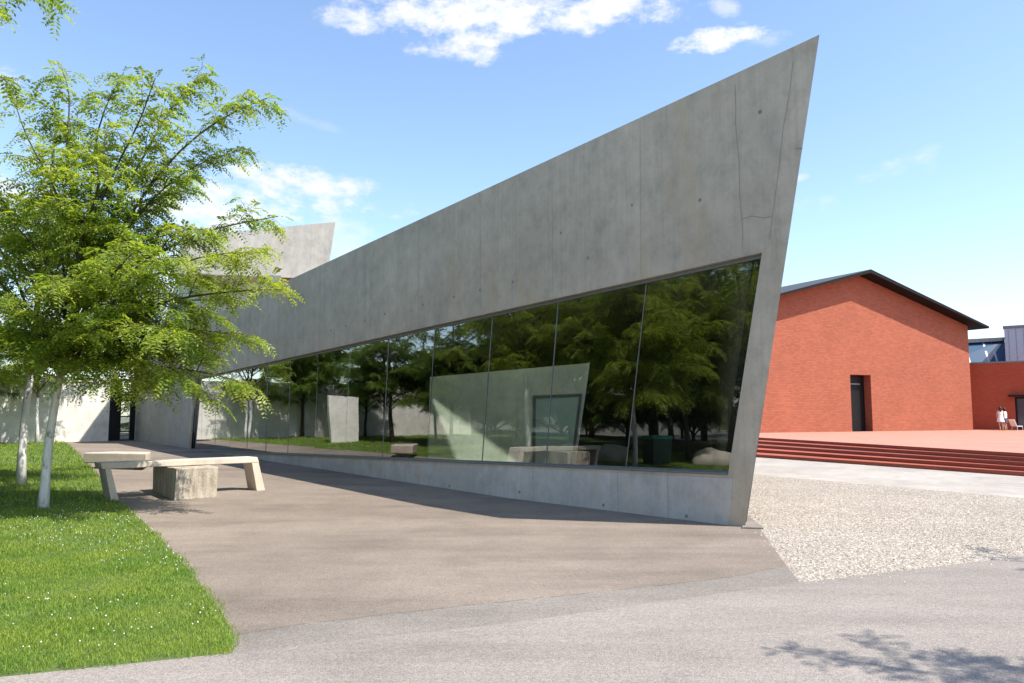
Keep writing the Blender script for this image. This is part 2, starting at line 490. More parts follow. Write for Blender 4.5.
CLOUDS = [  # x, y, half width, half height (px of the photo's sky), gain, tilt
    (490, 12, 165, 24, 1.0, -2), (455, 52, 55, 13, 0.9, 0), (350, 20, 45, 14, 0.75, 0), (600, 6, 70, 18, 1.0, -8), (520, 28, 110, 16, 0.95, -10),
    (716, 41, 54, 13, 1.15, -3), (760, 40, 30, 9, 0.4, 0),
    (300, 190, 95, 24, 0.85, 8), (215, 205, 80, 42, 1.0, 0), (330, 190, 60, 18, 0.8, 0), (345, 240, 40, 30, 0.45, 0),
    (20, 215, 60, 40, 0.95, 0), (150, 300, 90, 80, 1.0, 0), (60, 330, 120, 60, 0.8, 0),
    (905, 163, 42, 10, 0.36, -14), (930, 160, 12, 16, 0.3, 0), (812, 205, 30, 12, 0.42, 0), (800, 178, 14, 5, 0.6, 0),
    (1000, 318, 75, 20, 0.75, 3), (900, 330, 120, 20, 0.35, 0), (300, 118, 45, 6, 0.22, 12), (725, 6, 16, 10, 0.5, 30),
    (-300, 60, 260, 90, 0.9, 0), (-900, 150, 300, 120, 0.8, 0), (1700, 100, 300, 90, 0.8, 0)]
acc = None
for (x, y, hw, hh, gain, tilt) in CLOUDS:
    c = ray(x, y).normalized()
    r = Vector((0, 0, 1)).cross(c); r = -r.normalized() if r.dot(Vector((1, 0, 0))) < 0 else r.normalized()
    if ray(x + 1, y).normalized().dot(r) < c.dot(r): r = -r
    u = r.cross(c).normalized()
    if u.z < 0: u = -u
    a = rad(-tilt)
    r2 = r * math.cos(a) + u * math.sin(a); u2 = u * math.cos(a) - r * math.sin(a)
    scl = 1.0 / ray(x, y).length / F_
    p = wmath('MULTIPLY', wdot(r2), 1.0 / (hw * scl)); q = wmath('MULTIPLY', wdot(u2), 1.0 / (hh * scl))
    # centred: at c both dots are 0
    d2 = wmath('ADD', wmath('MULTIPLY', p, p), wmath('MULTIPLY', q, q))
    m = wmath('SUBTRACT', 1.0, d2)
    m = wmath('MAXIMUM', m, -1.2)
    m = wmath('ADD', m, wmath('MULTIPLY', n_big, 4.2))
    m = wmath('ADD', m, wmath('MULTIPLY', n_fine, 2.6))
    front = wmath('GREATER_THAN', wdot(c), 0.3)
    m = wmath('MULTIPLY', wmath('MULTIPLY_ADD', m, 0.75, 0.02, clamp=True), gain)
    m = wmath('MULTIPLY', m, front)
    acc = m if acc is None else wmath('MAXIMUM', acc, m)
cr = wn('ShaderNodeValToRGB'); cr.color_ramp.interpolation = 'EASE'
cr.color_ramp.elements[0].position = 0.0; cr.color_ramp.elements[1].position = 0.95
wt.links.new(acc, cr.inputs['Fac'])
bg2 = wn('ShaderNodeBackground'); bg2.inputs['Strength'].default_value = 0.56
cc = wn('ShaderNodeValToRGB')
cc.color_ramp.elements[0].position = 0.35; cc.color_ramp.elements[0].color = (0.86, 0.92, 1.0, 1)
cc.color_ramp.elements[1].position = 0.6; cc.color_ramp.elements[1].color = (1, 1, 1, 1)
wt.links.new(wmath('ADD', n_fine, 0.5), cc.inputs['Fac'])
wt.links.new(cc.outputs[0], bg2.inputs['Color'])
wm = wn('ShaderNodeMixShader')
wt.links.new(wmath('MULTIPLY', cr.outputs[0], 0.96), wm.inputs[0]); wt.links.new(bg1.outputs[0], wm.inputs[1]); wt.links.new(bg2.outputs[0], wm.inputs[2])
wo = wn('ShaderNodeOutputWorld'); wt.links.new(wm.outputs[0], wo.inputs['Surface'])

sl = bpy.data.lights.new('sun', 'SUN'); sl.energy = 4.15; sl.angle = rad(0.55); sl.color = (1.0, 0.945, 0.855)
so = bpy.data.objects.new('sun', sl); COL.objects.link(so)
so.rotation_euler = SUN.to_track_quat('Z', 'Y').to_euler(); so.location = (20, -10, 40)

S.view_settings.view_transform = 'Standard'; S.view_settings.look = 'None'
S.view_settings.gamma = 1.0; S.view_settings.exposure = 0.97
S.render.engine = 'CYCLES'
S.cycles.max_bounces = 8; S.cycles.transparent_max_bounces = 16; S.cycles.diffuse_bounces = 4; S.cycles.glossy_bounces = 4; S.cycles.transmission_bounces = 4
S.cycles.caustics_reflective = False; S.cycles.caustics_refractive = False
S.cycles.use_denoising = True

# the line of the building's front
P1 = G(727, 525, True)
D = Vector((-0.8615, 1.0, 0)).normalized()           # along the front towards its far end
N = Vector((-D.y, D.x, 0)); N = N if N.y < 0 else -N  # outward normal (towards the forecourt)
IN = -N
# ------------------------------------------------------------------ ground sheets
def sheet(name, poly, mat, z, sloped=True, label=None, cat=None):
    bm = bmesh.new()
    vs = [bm.verts.new((p[0], p[1], 0)) for p in poly]
    bm.faces.new(vs)
    if sloped:
        for w in (12.0, 52.0):
            n = Vector((-0.652, 0.758, 0))
            geom = bm.verts[:] + bm.edges[:] + bm.faces[:]
            bmesh.ops.bisect_plane(bm, geom=geom, plane_co=n * (w / n.length_squared), plane_no=n, dist=1e-5)
    bmesh.ops.triangulate(bm, faces=bm.faces[:])
    for v in bm.verts: v.co.z = z + (hgt(v.co.x, v.co.y) if sloped else 0.0)
    bmesh.ops.recalc_face_normals(bm, faces=bm.faces)
    for f in bm.faces:
        if f.normal.z < 0: f.normal_flip()
    me = bpy.data.meshes.new(name); bm.to_mesh(me); bm.free(); me.materials.append(mat)
    o = bpy.data.objects.new(name, me); COL.objects.link(o); o['kind'] = 'structure'
    if label: o['label'] = label
    if cat: o['category'] = cat
    return o
def gxy(x, y, flat=False): p = G(x, y, flat); return (p.x, p.y)
def lerp(a, b, t): return tuple(a[i] + (b[i] - a[i]) * t for i in range(len(a)))

sheet('ground', [(-700, -300), (700, -300), (700, 1500), (-700, 1500)], M['earth'], -0.012, False, 'bare brown ground reaching out to the horizon', 'ground')
rl = [gxy(0, 677), gxy(232, 653), gxy(490, 625.5), gxy(800, 582.5), gxy(1024, 556)]
rl0 = lerp(rl[1], rl[0], 12.0); rl9 = lerp(rl[3], rl[4], 14.0)
sheet('road', [rl0] + rl + [rl9, (90, -40), (-70, -40)], M['road'], 0.0, False, 'light grey asphalt road across the foreground', 'road')

LAWN_EDGE = [(230, 653), (235, 645), (234, 635), (222, 613), (207, 592), (188, 569), (168, 547), (149, 527), (131, 511), (116, 499), (103, 484), (92, 468), (80, 455), (71, 447), (66, 442.5)]
le = [gxy(*p) for p in LAWN_EDGE]
lf = rl[0]
es = [gxy(*p) for p in ((234, 635), (306, 623.5), (475, 604.5), (590, 593), (732, 577), (786.5, 565.5))]
plaza_poly = es + [gxy(776, 551), gxy(757, 524), (3.45, 12.25), tuple((P1 + IN * 0.25 + D * 26)[:2]), (-19.5, 42), (-30, 46), le[-1]] + le[::-1][1:-2]
strip_poly = [rl[1], rl[2], rl[3], es[5], es[4], es[3], es[2], es[1], es[0], le[1]]
sheet('forecourt_edge', strip_poly, M['edge'], 0.0, False, 'greyer strip of older asphalt along the road', 'pavement')
sheet('forecourt', plaza_poly, M['plaza'], 0.0, True, 'warm brown asphalt forecourt before the concrete building', 'pavement')
lawn_poly = [rl0, rl[0], rl[1]] + le + [(-24, 40), (-60, 42)]
sheet('lawn', lawn_poly, M['soil'], 0.0, True, 'green lawn on the left with a curved edge', 'lawn')

gr = [rl[3], rl[4], rl9]
pth = [gxy(744, 473.5, True), gxy(1024, 498, True)]
def meet(a, b, c=rl[3], d=rl[4]):                    # where line a-b meets the road's edge
    r = (b[0] - a[0], b[1] - a[1]); q = (d[0] - c[0], d[1] - c[1]); k = r[0] * q[1] - r[1] * q[0]
    t = ((c[0] - a[0]) * q[1] - (c[1] - a[1]) * q[0]) / k
    return (a[0] + r[0] * t, a[1] + r[1] * t)
pth9 = meet(pth[0], pth[1]); pth0 = lerp(pth[1], pth[0], 1.6)
sheet('gravel_yard', [gxy(776, 551), es[5], rl[3], rl[4], pth9, pth[1], pth[0], pth0, (4.0, 19.0), (3.5, 12.6), gxy(757, 524)], M['gravel'], 0.0, False, 'cream gravel yard right of the pointed wall', 'gravel')
stp = [gxy(757, 457.3, True), gxy(1024, 476.3, True)]
st9 = meet(stp[0], stp[1]); st0 = lerp(stp[1], stp[0], 1.9)
sheet('path', [pth0, pth[0], pth[1], pth9, st9, st0], M['path'], 0.0, False, 'pale concrete path below the red steps', 'path')

# ------------------------------------------------------------------ the brick terrace and its steps
TZ = 0.577
tpa = [G(757, 436.3, True, TZ), G(1024, 453.0, True, TZ)]
tp = [(p.x, p.y) for p in tpa]
tp9 = meet(tp[0], tp[1]); tp0 = lerp(tp[1], tp[0], 1.7)
ms = MB()
NS = 5
for k in range(NS):
    z0, z1 = TZ * k / NS, TZ * (k + 1) / NS
    a0, a1 = lerp(st0, tp0, k / NS), lerp(st9, tp9, k / NS)
    b0, b1 = lerp(st0, tp0, (k + 1) / NS), lerp(st9, tp9, (k + 1) / NS)
    if k == 0: z0 = -0.05
    ms.add([(*a0, z0), (*a1, z0), (*a1, z1), (*a0, z1)], [(0, 1, 2, 3)], 0)
    if k < NS - 1:
        ms.add([(*a0, z1), (*a1, z1), (*b1, z1), (*b0, z1)], [(0, 1, 2, 3)], 0)
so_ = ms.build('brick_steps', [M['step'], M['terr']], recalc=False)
tag(so_, 'broad flight of low red brick steps up to the terrace', 'steps')
e0, e1 = lerp(st0, tp0, 0.8), lerp(st9, tp9, 0.8)
tm = MB()
tfar = lerp(rl[3], rl[4], 34.0)
tm.add([(*e0, TZ), (*e1, TZ), (*tfar, TZ), (140, 190, TZ), (-40, 190, TZ)], [(0, 1, 2, 3, 4)])
tm.add([(*lerp(st9, tp9, .0), -.05), (*tfar, -.05), (*tfar, TZ), (*e1, TZ)], [(0, 1, 2, 3)])
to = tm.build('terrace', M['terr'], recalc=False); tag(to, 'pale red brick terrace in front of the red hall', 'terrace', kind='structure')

# ------------------------------------------------------------------ the concrete building with its pointed front wall
B = empty('concrete_building', (P1.x, P1.y, 0), math.atan2(D.y, D.x))
tag(B, 'raw concrete building with a sharp pointed front wall and a long sloping window', 'building')
Bi = Matrix.Translation(P1 * 1.0).to_4x4() @ Matrix.Rotation(math.atan2(D.y, D.x), 4, 'Z')
Bi = Bi.inverted()
def Lw(p): return Bi @ Vector(p)
def fac(x, y, inset=0.0): return onplane(x, y, P1 + IN * inset, N)   # point on the front plane (or on one set back)
LIN = Vector((0, 0, 0)); _q = Lw(P1 + IN); LIN = _q.normalized()      # inward, local
TH = 0.34
TIPF = (799.0, 44.1)
BLp = fac(133, 446); BLp.z = -0.3
BRp = fac(727, 525); ext = (fac(734, 475) - BRp); BRl = BRp - ext.normalized() * 0.35
outer = [BLp, BRl, fac(*TIPF), fac(134, 351.5)]
inner = [fac(189, 450.5), fac(728, 475), fac(762, 252.5), fac(195, 378.5)]
wl = MB()
wl.ring([Lw(p) for p in outer], [Lw(p) for p in inner], LIN * TH)
def strip(mb, a, b, w, mi, proud=0.003, endw=None):
    a, b = Lw(a), Lw(b)
    d = (b - a); d.normalize()
    s = d.cross(LIN).normalized() * (w / 2); s2 = s * ((endw or w) / w)
    o = -LIN * proud
    mb.add([a + s + o, b + s2 + o, b - s2 + o, a - s + o], [(0, 1, 2, 3)], mi)
def wavy(mb, pts, w, mi):
    for i in range(len(pts) - 1): strip(mb, fac(*pts[i]), fac(*pts[i + 1]), w, mi)
wavy(wl, [(735, 84), (736, 110), (735.5, 122), (739, 160), (740, 200), (743, 232), (742, 248)], 0.012, 1)
wavy(wl, [(742, 219), (752, 216), (764, 218), (772, 216)], 0.010, 1)
wavy(wl, [(793, 62), (790, 90), (783, 130), (780, 160), (774, 205), (769.5, 240)], 0.009, 1)
# formwork panel seams
for x0, y0, x1, y1 in [(640, 120, 641, 279), (552, 160, 553, 300), (480, 193, 481, 316), (418, 221, 419, 330), (365, 246, 366, 340), (320, 267, 321, 349), (282, 285, 282, 357)]:
    strip(wl, fac(x0, y0), fac(x1, y1), 0.007, 2)
rng = random.Random(5)
for x, y in [(588, 258), (513, 282), (480, 290), (454, 297), (423, 305), (385, 314), (365, 321), (346, 326), (331, 330), (700, 200), (760, 112), (632, 205), (561, 233)]:
    c = Lw(fac(x, y)); r = 0.026 + rng.random() * 0.008
    vs = [c + Vector((math.cos(a) * r, 0, math.sin(a) * r)) - LIN * 0.003 for a in [2 * math.pi * i / 10 for i in range(10)]]
    wl.add(vs, [tuple(range(10))], 3)
wall = wl.build('front_wall', [M['conc'], M['seam'], M['seam2'], M['hole']], B)
wall['label'] = 'grey concrete wall rising to a point at its right end'

# plinth under the window: a smoother pour, a hair proud of the wall
pm = MB()
pl_poly = [fac(189, 470), fac(727, 527), fac(733.0, 478.5), fac(190, 452.5)]
pl_poly[0].z = -0.2; pl_poly[1].z = -0.2
pm.prism([Lw(p) - LIN * 0.012 for p in pl_poly], LIN * 0.010)
for x, yt, yb in [(300, 458, 475), (360, 461, 482), (418, 463, 489), (475, 466, 497), (533, 468, 503), (572, 470, 508), (618, 472, 513), (668, 473, 518)]:
    a, b = fac(x, yt), fac(x + 1, yb)
    strip(pm, a, b, 0.008, 1, 0.015)
for x, y in [(604, 505), (687, 516), (520, 492), (450, 486)]:
    c = Lw(fac(x, y)); r = 0.03
    pm.add([c + Vector((math.cos(a) * r, 0, math.sin(a) * r)) - LIN * 0.015 for a in [2 * math.pi * i / 10 for i in range(10)]], [tuple(range(10))], 2)
pm.build('plinth', [M['conc_plinth'], M['seam2'], M['hole']], B)

m_ = MB(); q = [fac(134.3, 452), fac(187.5, 463), fac(191.5, 381), fac(134.3, 372)]
m_.prism([Lw(p) - LIN * 0.006 for p in q], LIN * 0.005); m_.build('pale_panel', M['conc_lite'], B)  # thin paler panel over the left end of the front wall
# the narrow folded end of the wall
DE = Vector((1, -0.88, 0)).normalized(); NE = Vector((DE.y, -DE.x, 0)); NE = NE if NE.y < 0 else -NE
def endp(x, y): return fac(x, y, 0.03)
e_out_b = endp(745, 528); e_out_t = endp(819.5, 34.5)
e_b = e_out_b - (e_out_t - e_out_b).normalized() * 0.35
em = MB()
p_a, p_b, p_c, p_d = BRl, Vector(e_b), Vector(e_out_t), fac(*TIPF)
em.prism([Lw(p) for p in (p_a, p_b, p_c, p_d)], Lw(P1 + Vector((0.03, 0.32, 0))))
strip(em, endp(783, 149), endp(803, 148.4), 0.012, 1, 0.012)
em.build('wall_end', [M['conc'], M['seam']], B)['label'] = 'narrow slanting end face of the pointed wall'

# window: frame and panes
w_i = 0.13
wf = MB()
fo = [p.copy() for p in inner]
cen = sum(inner, Vector()) / 4
def inset_loop(loop, d):
    out = []
    n = len(loop)
    for i in range(n):
        p0, p1, p2 = Lw(loop[i - 1]), Lw(loop[i]), Lw(loop[(i + 1) % n])
        a = (p0 - p1).normalized(); b = (p2 - p1).normalized()
        bis = (a + b).normalized(); s = math.sqrt(max(1e-4, (1 - a.dot(b)) / 2))
        out.append(p1 + bis * (d / s))
    return out
lo = inset_loop(inner, 0.002); li = inset_loop(inner, 0.055)
win = empty('window'); win.parent = B; win['label'] = 'long tapering window of frameless glass panes'
wf.ring([p + LIN * (w_i - 0.04) for p in lo], [p + LIN * (w_i - 0.04) for p in li], LIN * 0.09)
wf.build('frame', M['steel'], win)
sm = MB()                                                    # dark sill flashing
a0, a1 = lo[0], lo[1]
sm.prism([a0 + Vector((0, 0, 0.004)) - LIN * 0.02, a1 + Vector((0, 0, 0.004)) - LIN * 0.02, a1 + Vector((0, 0, 0.03)) - LIN * 0.02, a0 + Vector((0, 0, 0.03)) - LIN * 0.02], LIN * 0.105)
sm.build('sill', M['steel'], win)
gm = MB()
# joints: bottom px positions and lean, from the photo
bot = [728, 620, 541, 477, 423, 378, 341, 310, 284, 262, 243, 226, 211, 198]
top = [762, 641, 553, 487, 430, 384, 346, 314, 287, 264, 245, 228, 213, 199]
def on_edge(a, b, x):                                         # where the plane point of column x meets edge a-b (local)
    best = None
    for i in range(400):
        t = i / 399
        p = a.lerp(b, t)
        wp = Bi.inverted() @ p
        v = wp - CAMP
        yy = v.dot(Vector((0, math.cos(PITCH), math.sin(PITCH))))
        px = 512 + F_ * v.x / yy
        if best is None or abs(px - x) < best[0]: best = (abs(px - x), p)
    return best[1]
eb0, eb1, et1, et0 = li
rg = random.Random(11)
jm = MB()
cols = []
for i in range(len(bot)):
    if i == 0: cols.append((eb1, et1)); continue
    cols.append((on_edge(eb0, eb1, bot[i]), on_edge(et0, et1, top[i])))
cols.append((eb0, et0))
for i in range(len(cols) - 1):
    (b1, t1), (b0, t0) = cols[i], cols[i + 1]
    g = 0.006
    ux = (b1 - b0).normalized() * g
    tw = rg.uniform(-0.006, 0.006); tv = rg.uniform(-0.004, 0.004)
    w = LIN * w_i
    q4 = [b0 + ux + w + LIN * tw, b1 - ux + w - LIN * tw, t1 - ux + w - LIN * (tw - tv), t0 + ux + w + LIN * (tw + tv)]
    if (q4[1] - q4[0]).cross(q4[3] - q4[0]).dot(LIN) > 0: q4 = q4[::-1]
    gm.add(q4, [(0, 1, 2, 3)])
    if i > 0:
        for dx, mi in ((0, 0),):
            q = b1 + w - LIN * 0.004; q2 = t1 + w - LIN * 0.004
            s = Vector((0.009, 0, 0))
            jm = MB(); jm.prism([q - s, q + s, q2 + s, q2 - s], LIN * 0.016, mi); jm.build('glazing_joint', M['steel'], win)
gm.build('glass', M['glass'], win, recalc=False)
# dark door leaf strip at the window's far end
dm = MB()
for xa, xb, mi in ((188.5, 191.8, 0),):
    q = [fac(xa, 449.8, 0.07), fac(xb, 450.0, 0.07), fac(xb + 4.5, 377.5, 0.07), fac(xa + 5, 378.6, 0.07)]
    dm.prism([Lw(p) for p in q], LIN * 0.04)
dm.build('dark_mullion', M['dark'], win)

# the volume behind the wall: floor, roof, side and back walls
sd = Vector((0.262, 1.0, 0)).normalized()
A0 = P1 + IN * (TH + 0.02) + D * (-0.08); A1 = Vector((6.35, 24.2, 0)); 
ZR = 3.75
def roofz(p): return 5.0 - 0.052 * (Vector((p.x, p.y, 0)) - Vector((P1.x, P1.y, 0))).dot(D)
Lend = fac(134, 440, TH + 0.02); Lend.z = 0
A2 = A1 + D * ((Lend - A1).dot(D) + 0.0); A2.z = 0
RW = Vector((3.62, 13.2, 0))
LEAN = fac(*TIPF) - BRp; LEAN = LEAN / LEAN.z; LEAN.z = 0
foot = [Vector((A0.x, A0.y, 0)), RW, A1, A2, Lend]
fl = MB()
fp = [Lw(p) for p in foot]
for p in fp: p.z = 0.02
fl.prism(fp, Vector((0, 0, -0.12)))
fl.build('floor', M['conc_floor'], B)
bw = MB(); kk0 = roofz(RW) - .004; kk1 = roofz(A1) - .004
def wallseg(mb, a, b, z0, z1, th, side):
    a, b = Vector(a), Vector(b)
    d = (b - a).normalized(); n = Vector((-d.y, d.x, 0)) * side * th
    za, zb_ = (z1, z1) if z1 is not None else (roofz(a) - 0.004, roofz(b) - 0.004)
    mb.prism([Lw(p) for p in ((a.x, a.y, z0), (b.x, b.y, z0), (b.x, b.y, zb_), (a.x, a.y, za))], Lw(P1 + n))
bw.prism([Lw(p) for p in ((RW.x, RW.y, -.1), (A1.x, A1.y, -.1), (A1.x, A1.y, kk1), tuple(RW + LEAN * kk0 + Vector((0, 0, kk0))))], Lw(P1 + Vector((-.22, .05, 0))))
b4 = MB(); k0, k1 = roofz(foot[0]) - .004, roofz(RW) - .004
b4.prism([Lw(p) for p in ((foot[0].x, foot[0].y, -.1), (RW.x, RW.y, -.1), tuple(RW + LEAN * k1 + Vector((0, 0, k1))), tuple(foot[0] + LEAN * k0 + Vector((0, 0, k0))))], Lw(P1 + Vector((-.15, .02, 0))))
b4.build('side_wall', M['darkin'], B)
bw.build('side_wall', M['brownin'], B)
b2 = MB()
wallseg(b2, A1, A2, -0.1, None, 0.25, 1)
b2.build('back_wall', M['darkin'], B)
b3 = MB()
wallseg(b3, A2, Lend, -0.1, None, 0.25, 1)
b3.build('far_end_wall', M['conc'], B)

# interior wall with the pale door, lit through openings added to the unseen roof
PI_ = 2.6
DI = Vector((-1, -0.12, 0)).normalized()
NI = Vector((0.12, -1, 0)).normalized()
pi0 = Vector((0, 19.0, 0))
def ip(x, y, out=0.0): return onplane(x, y, pi0 + NI * out, NI)
iw = MB()
q = [ip(428, 466), ip(573.5, 474), ip(589, 363), ip(430, 377)]
for k in (0, 1):
    up = q[3 - k] - q[k]; t = (0.0 - q[k].z) / (up.z); q[k] = q[k] + up * t
iw.prism([Lw(p) for p in q], Lw(P1 - NI * 0.22 + Vector((0.05, 0, 0))))
iw_o = iw.build('interior_wall', M['inner'], B)
idr = MB()
dq = [ip(535, 474, 0.03), ip(569.5, 474, 0.03), ip(579, 396, 0.03), ip(536, 398, 0.03)]
idr.prism([Lw(p) for p in dq], Lw(P1 - NI * 0.028))
idr.build('door_leaf', M['doorpaint'], iw_o)
m_ = MB(); m_.prism([Lw(p) for p in (ip(570.5, 474, .01), ip(574.2, 474, .01), ip(590, 362.5, .01), ip(587.5, 362.7, .01))], Lw(P1 - NI * 0.009)); m_.build('sunlit_edge_paint', M['white'], iw_o)  # white strip paints in the sunlit end of the interior wall
idf = MB()
do = [ip(532, 475, 0.045), ip(572, 475, 0.045), ip(582, 393.5, 0.045), ip(533, 395.5, 0.045)]
di = [ip(535, 475, 0.045), ip(569.5, 475, 0.045), ip(579, 396.5, 0.045), ip(536, 398.5, 0.045)]
idf.ring([Lw(p) for p in do], [Lw(p) for p in di], Lw(P1 - NI * 0.045))
idf.build('door_frame', M['steel'], iw_o)

# roof with an added, unseen opening placed so the sun draws the bright triangle on the interior wall
def up_to_roof(p):
    t = 0.0
    for i in range(20): t = (roofz(p + SUN * t) - p.z) / SUN.z
    return p + SUN * t
sk = [up_to_roof(p) for p in (ip(432, 398), ip(462, 474), ip(533, 474))]
def dl(dx, inn): return P1 + D * dx + IN * inn
pa, pb = (ip(428, 440) - P1).dot(D), (ip(589, 440) - P1).dot(D)
fro = [dl(2.6, 0.48), dl(12.5, 0.48), dl(12.5, 1.12), dl(2.6, 1.12)]
fr2 = [Vector(p) for p in ((1.95, 15.65, 0), (3.2, 15.25, 0), (3.4, 17.25, 0), (0.95, 17.2, 0))]
import mathutils
loops = [[Vector((p.x, p.y, roofz(p))) for p in L_] for L_ in ([foot[0] + LEAN * 5, RW + LEAN * 5] + foot[2:], sk, fro, fr2)]
flat = [[Vector((p.x, p.y, 0)) for p in L_] for L_ in loops]
rm = MB()
rm.add([Lw(p) for L_ in loops for p in L_], mathutils.geometry.tessellate_polygon(flat))
rm.build('roof', M['conc'], B, recalc=False)
m_ = MB(); m_.add([Lw(p) + Vector((0, 0, 0.01)) for p in loops[2]], [(0, 1, 2, 3)]); m_.build('added_frosted_pane', M['frost'], B)  # unseen frosted panes, added to brighten the interior wall
m_ = MB(); m_.add([Lw(p) + Vector((0, 0, 0.01)) for p in loops[3]], [(0, 1, 2, 3)]); m_.build('added_frosted_pane', M['frost'], B)
m_ = MB(); m_.add([Lw(p) + Vector((0, 0, 0.01)) for p in loops[1]], [(0, 1, 2)]); m_.build('added_clear_pane', M['glass_door'], B)  # added pane over the opening shaped for the sun triangle

# upper volume: tilted lit slab over a shaded lower block
T0 = Vector((ray(260, 300).x, ray(260, 300).y, 0)) / ray(260, 300).y * 31.0
NT1 = Vector((0.18, -1.0, 0)).normalized()
def tw(x, y, back=0.0): return onplane(x, y, T0 - NT1 * back, NT1)
um = MB()
uq = [tw(172, 273), tw(327, 279), tw(335.5, 221.8), tw(183, 236.5)]
um.prism([Lw(p) for p in uq], Lw(P1 + Vector((-0.9, 3.4, 0.0))))
um.build('upper_slab', M['conc_lite'], B)['label'] = 'sunlit tilted concrete box above the roof'
sf = MB()
sq = [tw(262, 275.5, 0.12), tw(326, 279.5, 0.12), tw(325, 288, 0.12), tw(262, 283, 0.12)]
sf.prism([Lw(p) for p in sq], Lw(P1 + Vector((-0.6, 2.6, 0))))
sf.build('soffit', M['soffit'], B)
NL = Vector((-0.60, -0.80, 0)).normalized()
def lw_(x, y): return onplane(x, y, T0 - NT1 * 0.30, NL)
lm = MB()
lq = [lw_(150, 372), lw_(281, 350), lw_(281, 275.5), lw_(178.5, 271)]
lm.prism([Lw(p) for p in lq], Lw(P1 + Vector((-0.7, 1.6, 0))))
lm.build('lower_block', M['conc_wall'], B)['label'] = 'paler sloping concrete block under the tilted box'

# ------------------------------------------------------------------ garden wall at the back left and its glazed door
ga, gb = G(0, 443.4), G(108, 441.0)
gdir = (gb - ga).normalized(); gl = ga - gdir * 13
gw = MB()
gn = Vector((-gdir.y, gdir.x, 0)); gn = gn if gn.y > 0 else -gn
HW = 2.75
gw.prism([(gl.x, gl.y, -0.2), (gb.x, gb.y, -0.2), (gb.x, gb.y, gb.z + HW), (gl.x, gl.y, gb.z + HW)], gn * 0.3)
go = gw.build('garden_wall', M['conc_wall'])
tag(go, 'low sunlit white concrete wall behind the lawn and white trunks', 'wall')
db = empty('glazed_door', (gb.x, gb.y, gb.z), math.atan2(gdir.y, gdir.x)); tag(db, 'narrow dark framed glass door between garden wall and building', 'door')
dw = (25.5 / F_) * gb.y; dh = 2.75
m_ = MB(); m_.ring([(0.02, 0.12, 0), (dw, 0.12, 0), (dw, 0.12, dh), (0.02, 0.12, dh)], [(0.52, 0.12, 0.05), (dw - 0.22, 0.12, 0.05), (dw - 0.22, 0.12, dh - 0.1), (0.52, 0.12, dh - 0.1)], (0, 0.1, 0)); m_.build('door_frame', M['dark'], db)
m_ = MB()
for z in (0.38, 1.05, 1.75): m_.box(0.521, dw - 0.221, 0.14, 0.19, z, z + 0.05)
m_.build('glazing_bar', M['dark'], db)
m_ = MB(); m_.add([(0.52, 0.165, 0.05), (dw - 0.22, 0.165, 0.05), (dw - 0.22, 0.165, dh - 0.1), (0.52, 0.165, dh - 0.1)], [(0, 1, 2, 3)]); m_.build('glass', M['glass_door'], db)

# free-standing slab of wall on the lawn, seen mirrored in the window
m_ = MB(); m_.prism([(0, 0, -0.1), (1.25, 0, -0.1), (1.45, 0.05, 2.15), (0.0, 0, 2.05)], (0.02, 0.22, 0))
o = m_.build('wall_slab', M['conc_wall'], bevel=0.01); o.location = (-18.6, 25.6, hgt(-18.6, 25.6)); o.rotation_euler = (0, 0, rad(52))
tag(o, 'upright pale concrete slab on the lawn mirrored in the window', 'wall')

# ------------------------------------------------------------------ concrete benches and the stone block
def hb(v): return hgt(v.x, v.y)
bl_ = G(119.5, 500); br_ = G(267, 490)
bz = 0.5 * (bl_.z + br_.z)
bx = Vector((br_.x - bl_.x, br_.y - bl_.y, 0)); bx.normalize()
by = Vector((-bx.y, bx.x, 0))
bench = empty('concrete_bench', (bl_.x, bl_.y, bz), math.atan2(bx.y, bx.x))
tag(bench, 'long concrete bench on slanted legs standing over a rough stone block', 'bench')
Bl = math.hypot(br_.x - bl_.x, br_.y - bl_.y)
def bloc(x, y):                                           # sight line on the bench's front plane -> local (x, z)
    p = onplane(x, y, Vector((bl_.x, bl_.y, 0)), -by)
    r = p - bl_
    return r.dot(bx), p.z - bz
xl, zt = bloc(102.5, 463); xr, zt2 = bloc(257.5, 457)
xli, zb = bloc(112, 468.5); xri, zb2 = bloc(247, 464)
ZT = 0.5 * (zt + zt2); SB = ZT - 0.115
DEP = 0.46
m_ = MB(); m_.prism([(xl, 0, SB), (xr + 0.045, 0, SB), (xr, 0, ZT), (xl - 0.03, 0, ZT)], (0.0, DEP, 0)); seat = m_.build('seat', M['conc_bench'], bench, bevel=0.012)
def leg(x_top, x_bot, w):
    mm = MB(); k = (x_bot - x_top) / (ZT)
    xs = x_top + k * 0.115
    mm.prism([(x_bot - w, 0.004, -0.25), (x_bot + 0.05, 0.004, -0.25), (xs + w * 0.55, 0.004, SB + 0.0), (xs - w * 0.45, 0.004, SB)], (0, DEP - 0.008, 0))
    return mm.build('leg', M['conc_bench'], bench, bevel=0.008)
leg(xl + 0.05, bloc(120, 500)[0], 0.10); leg(xr - 0.10, bloc(267.5, 490)[0] - 0.03, 0.15)

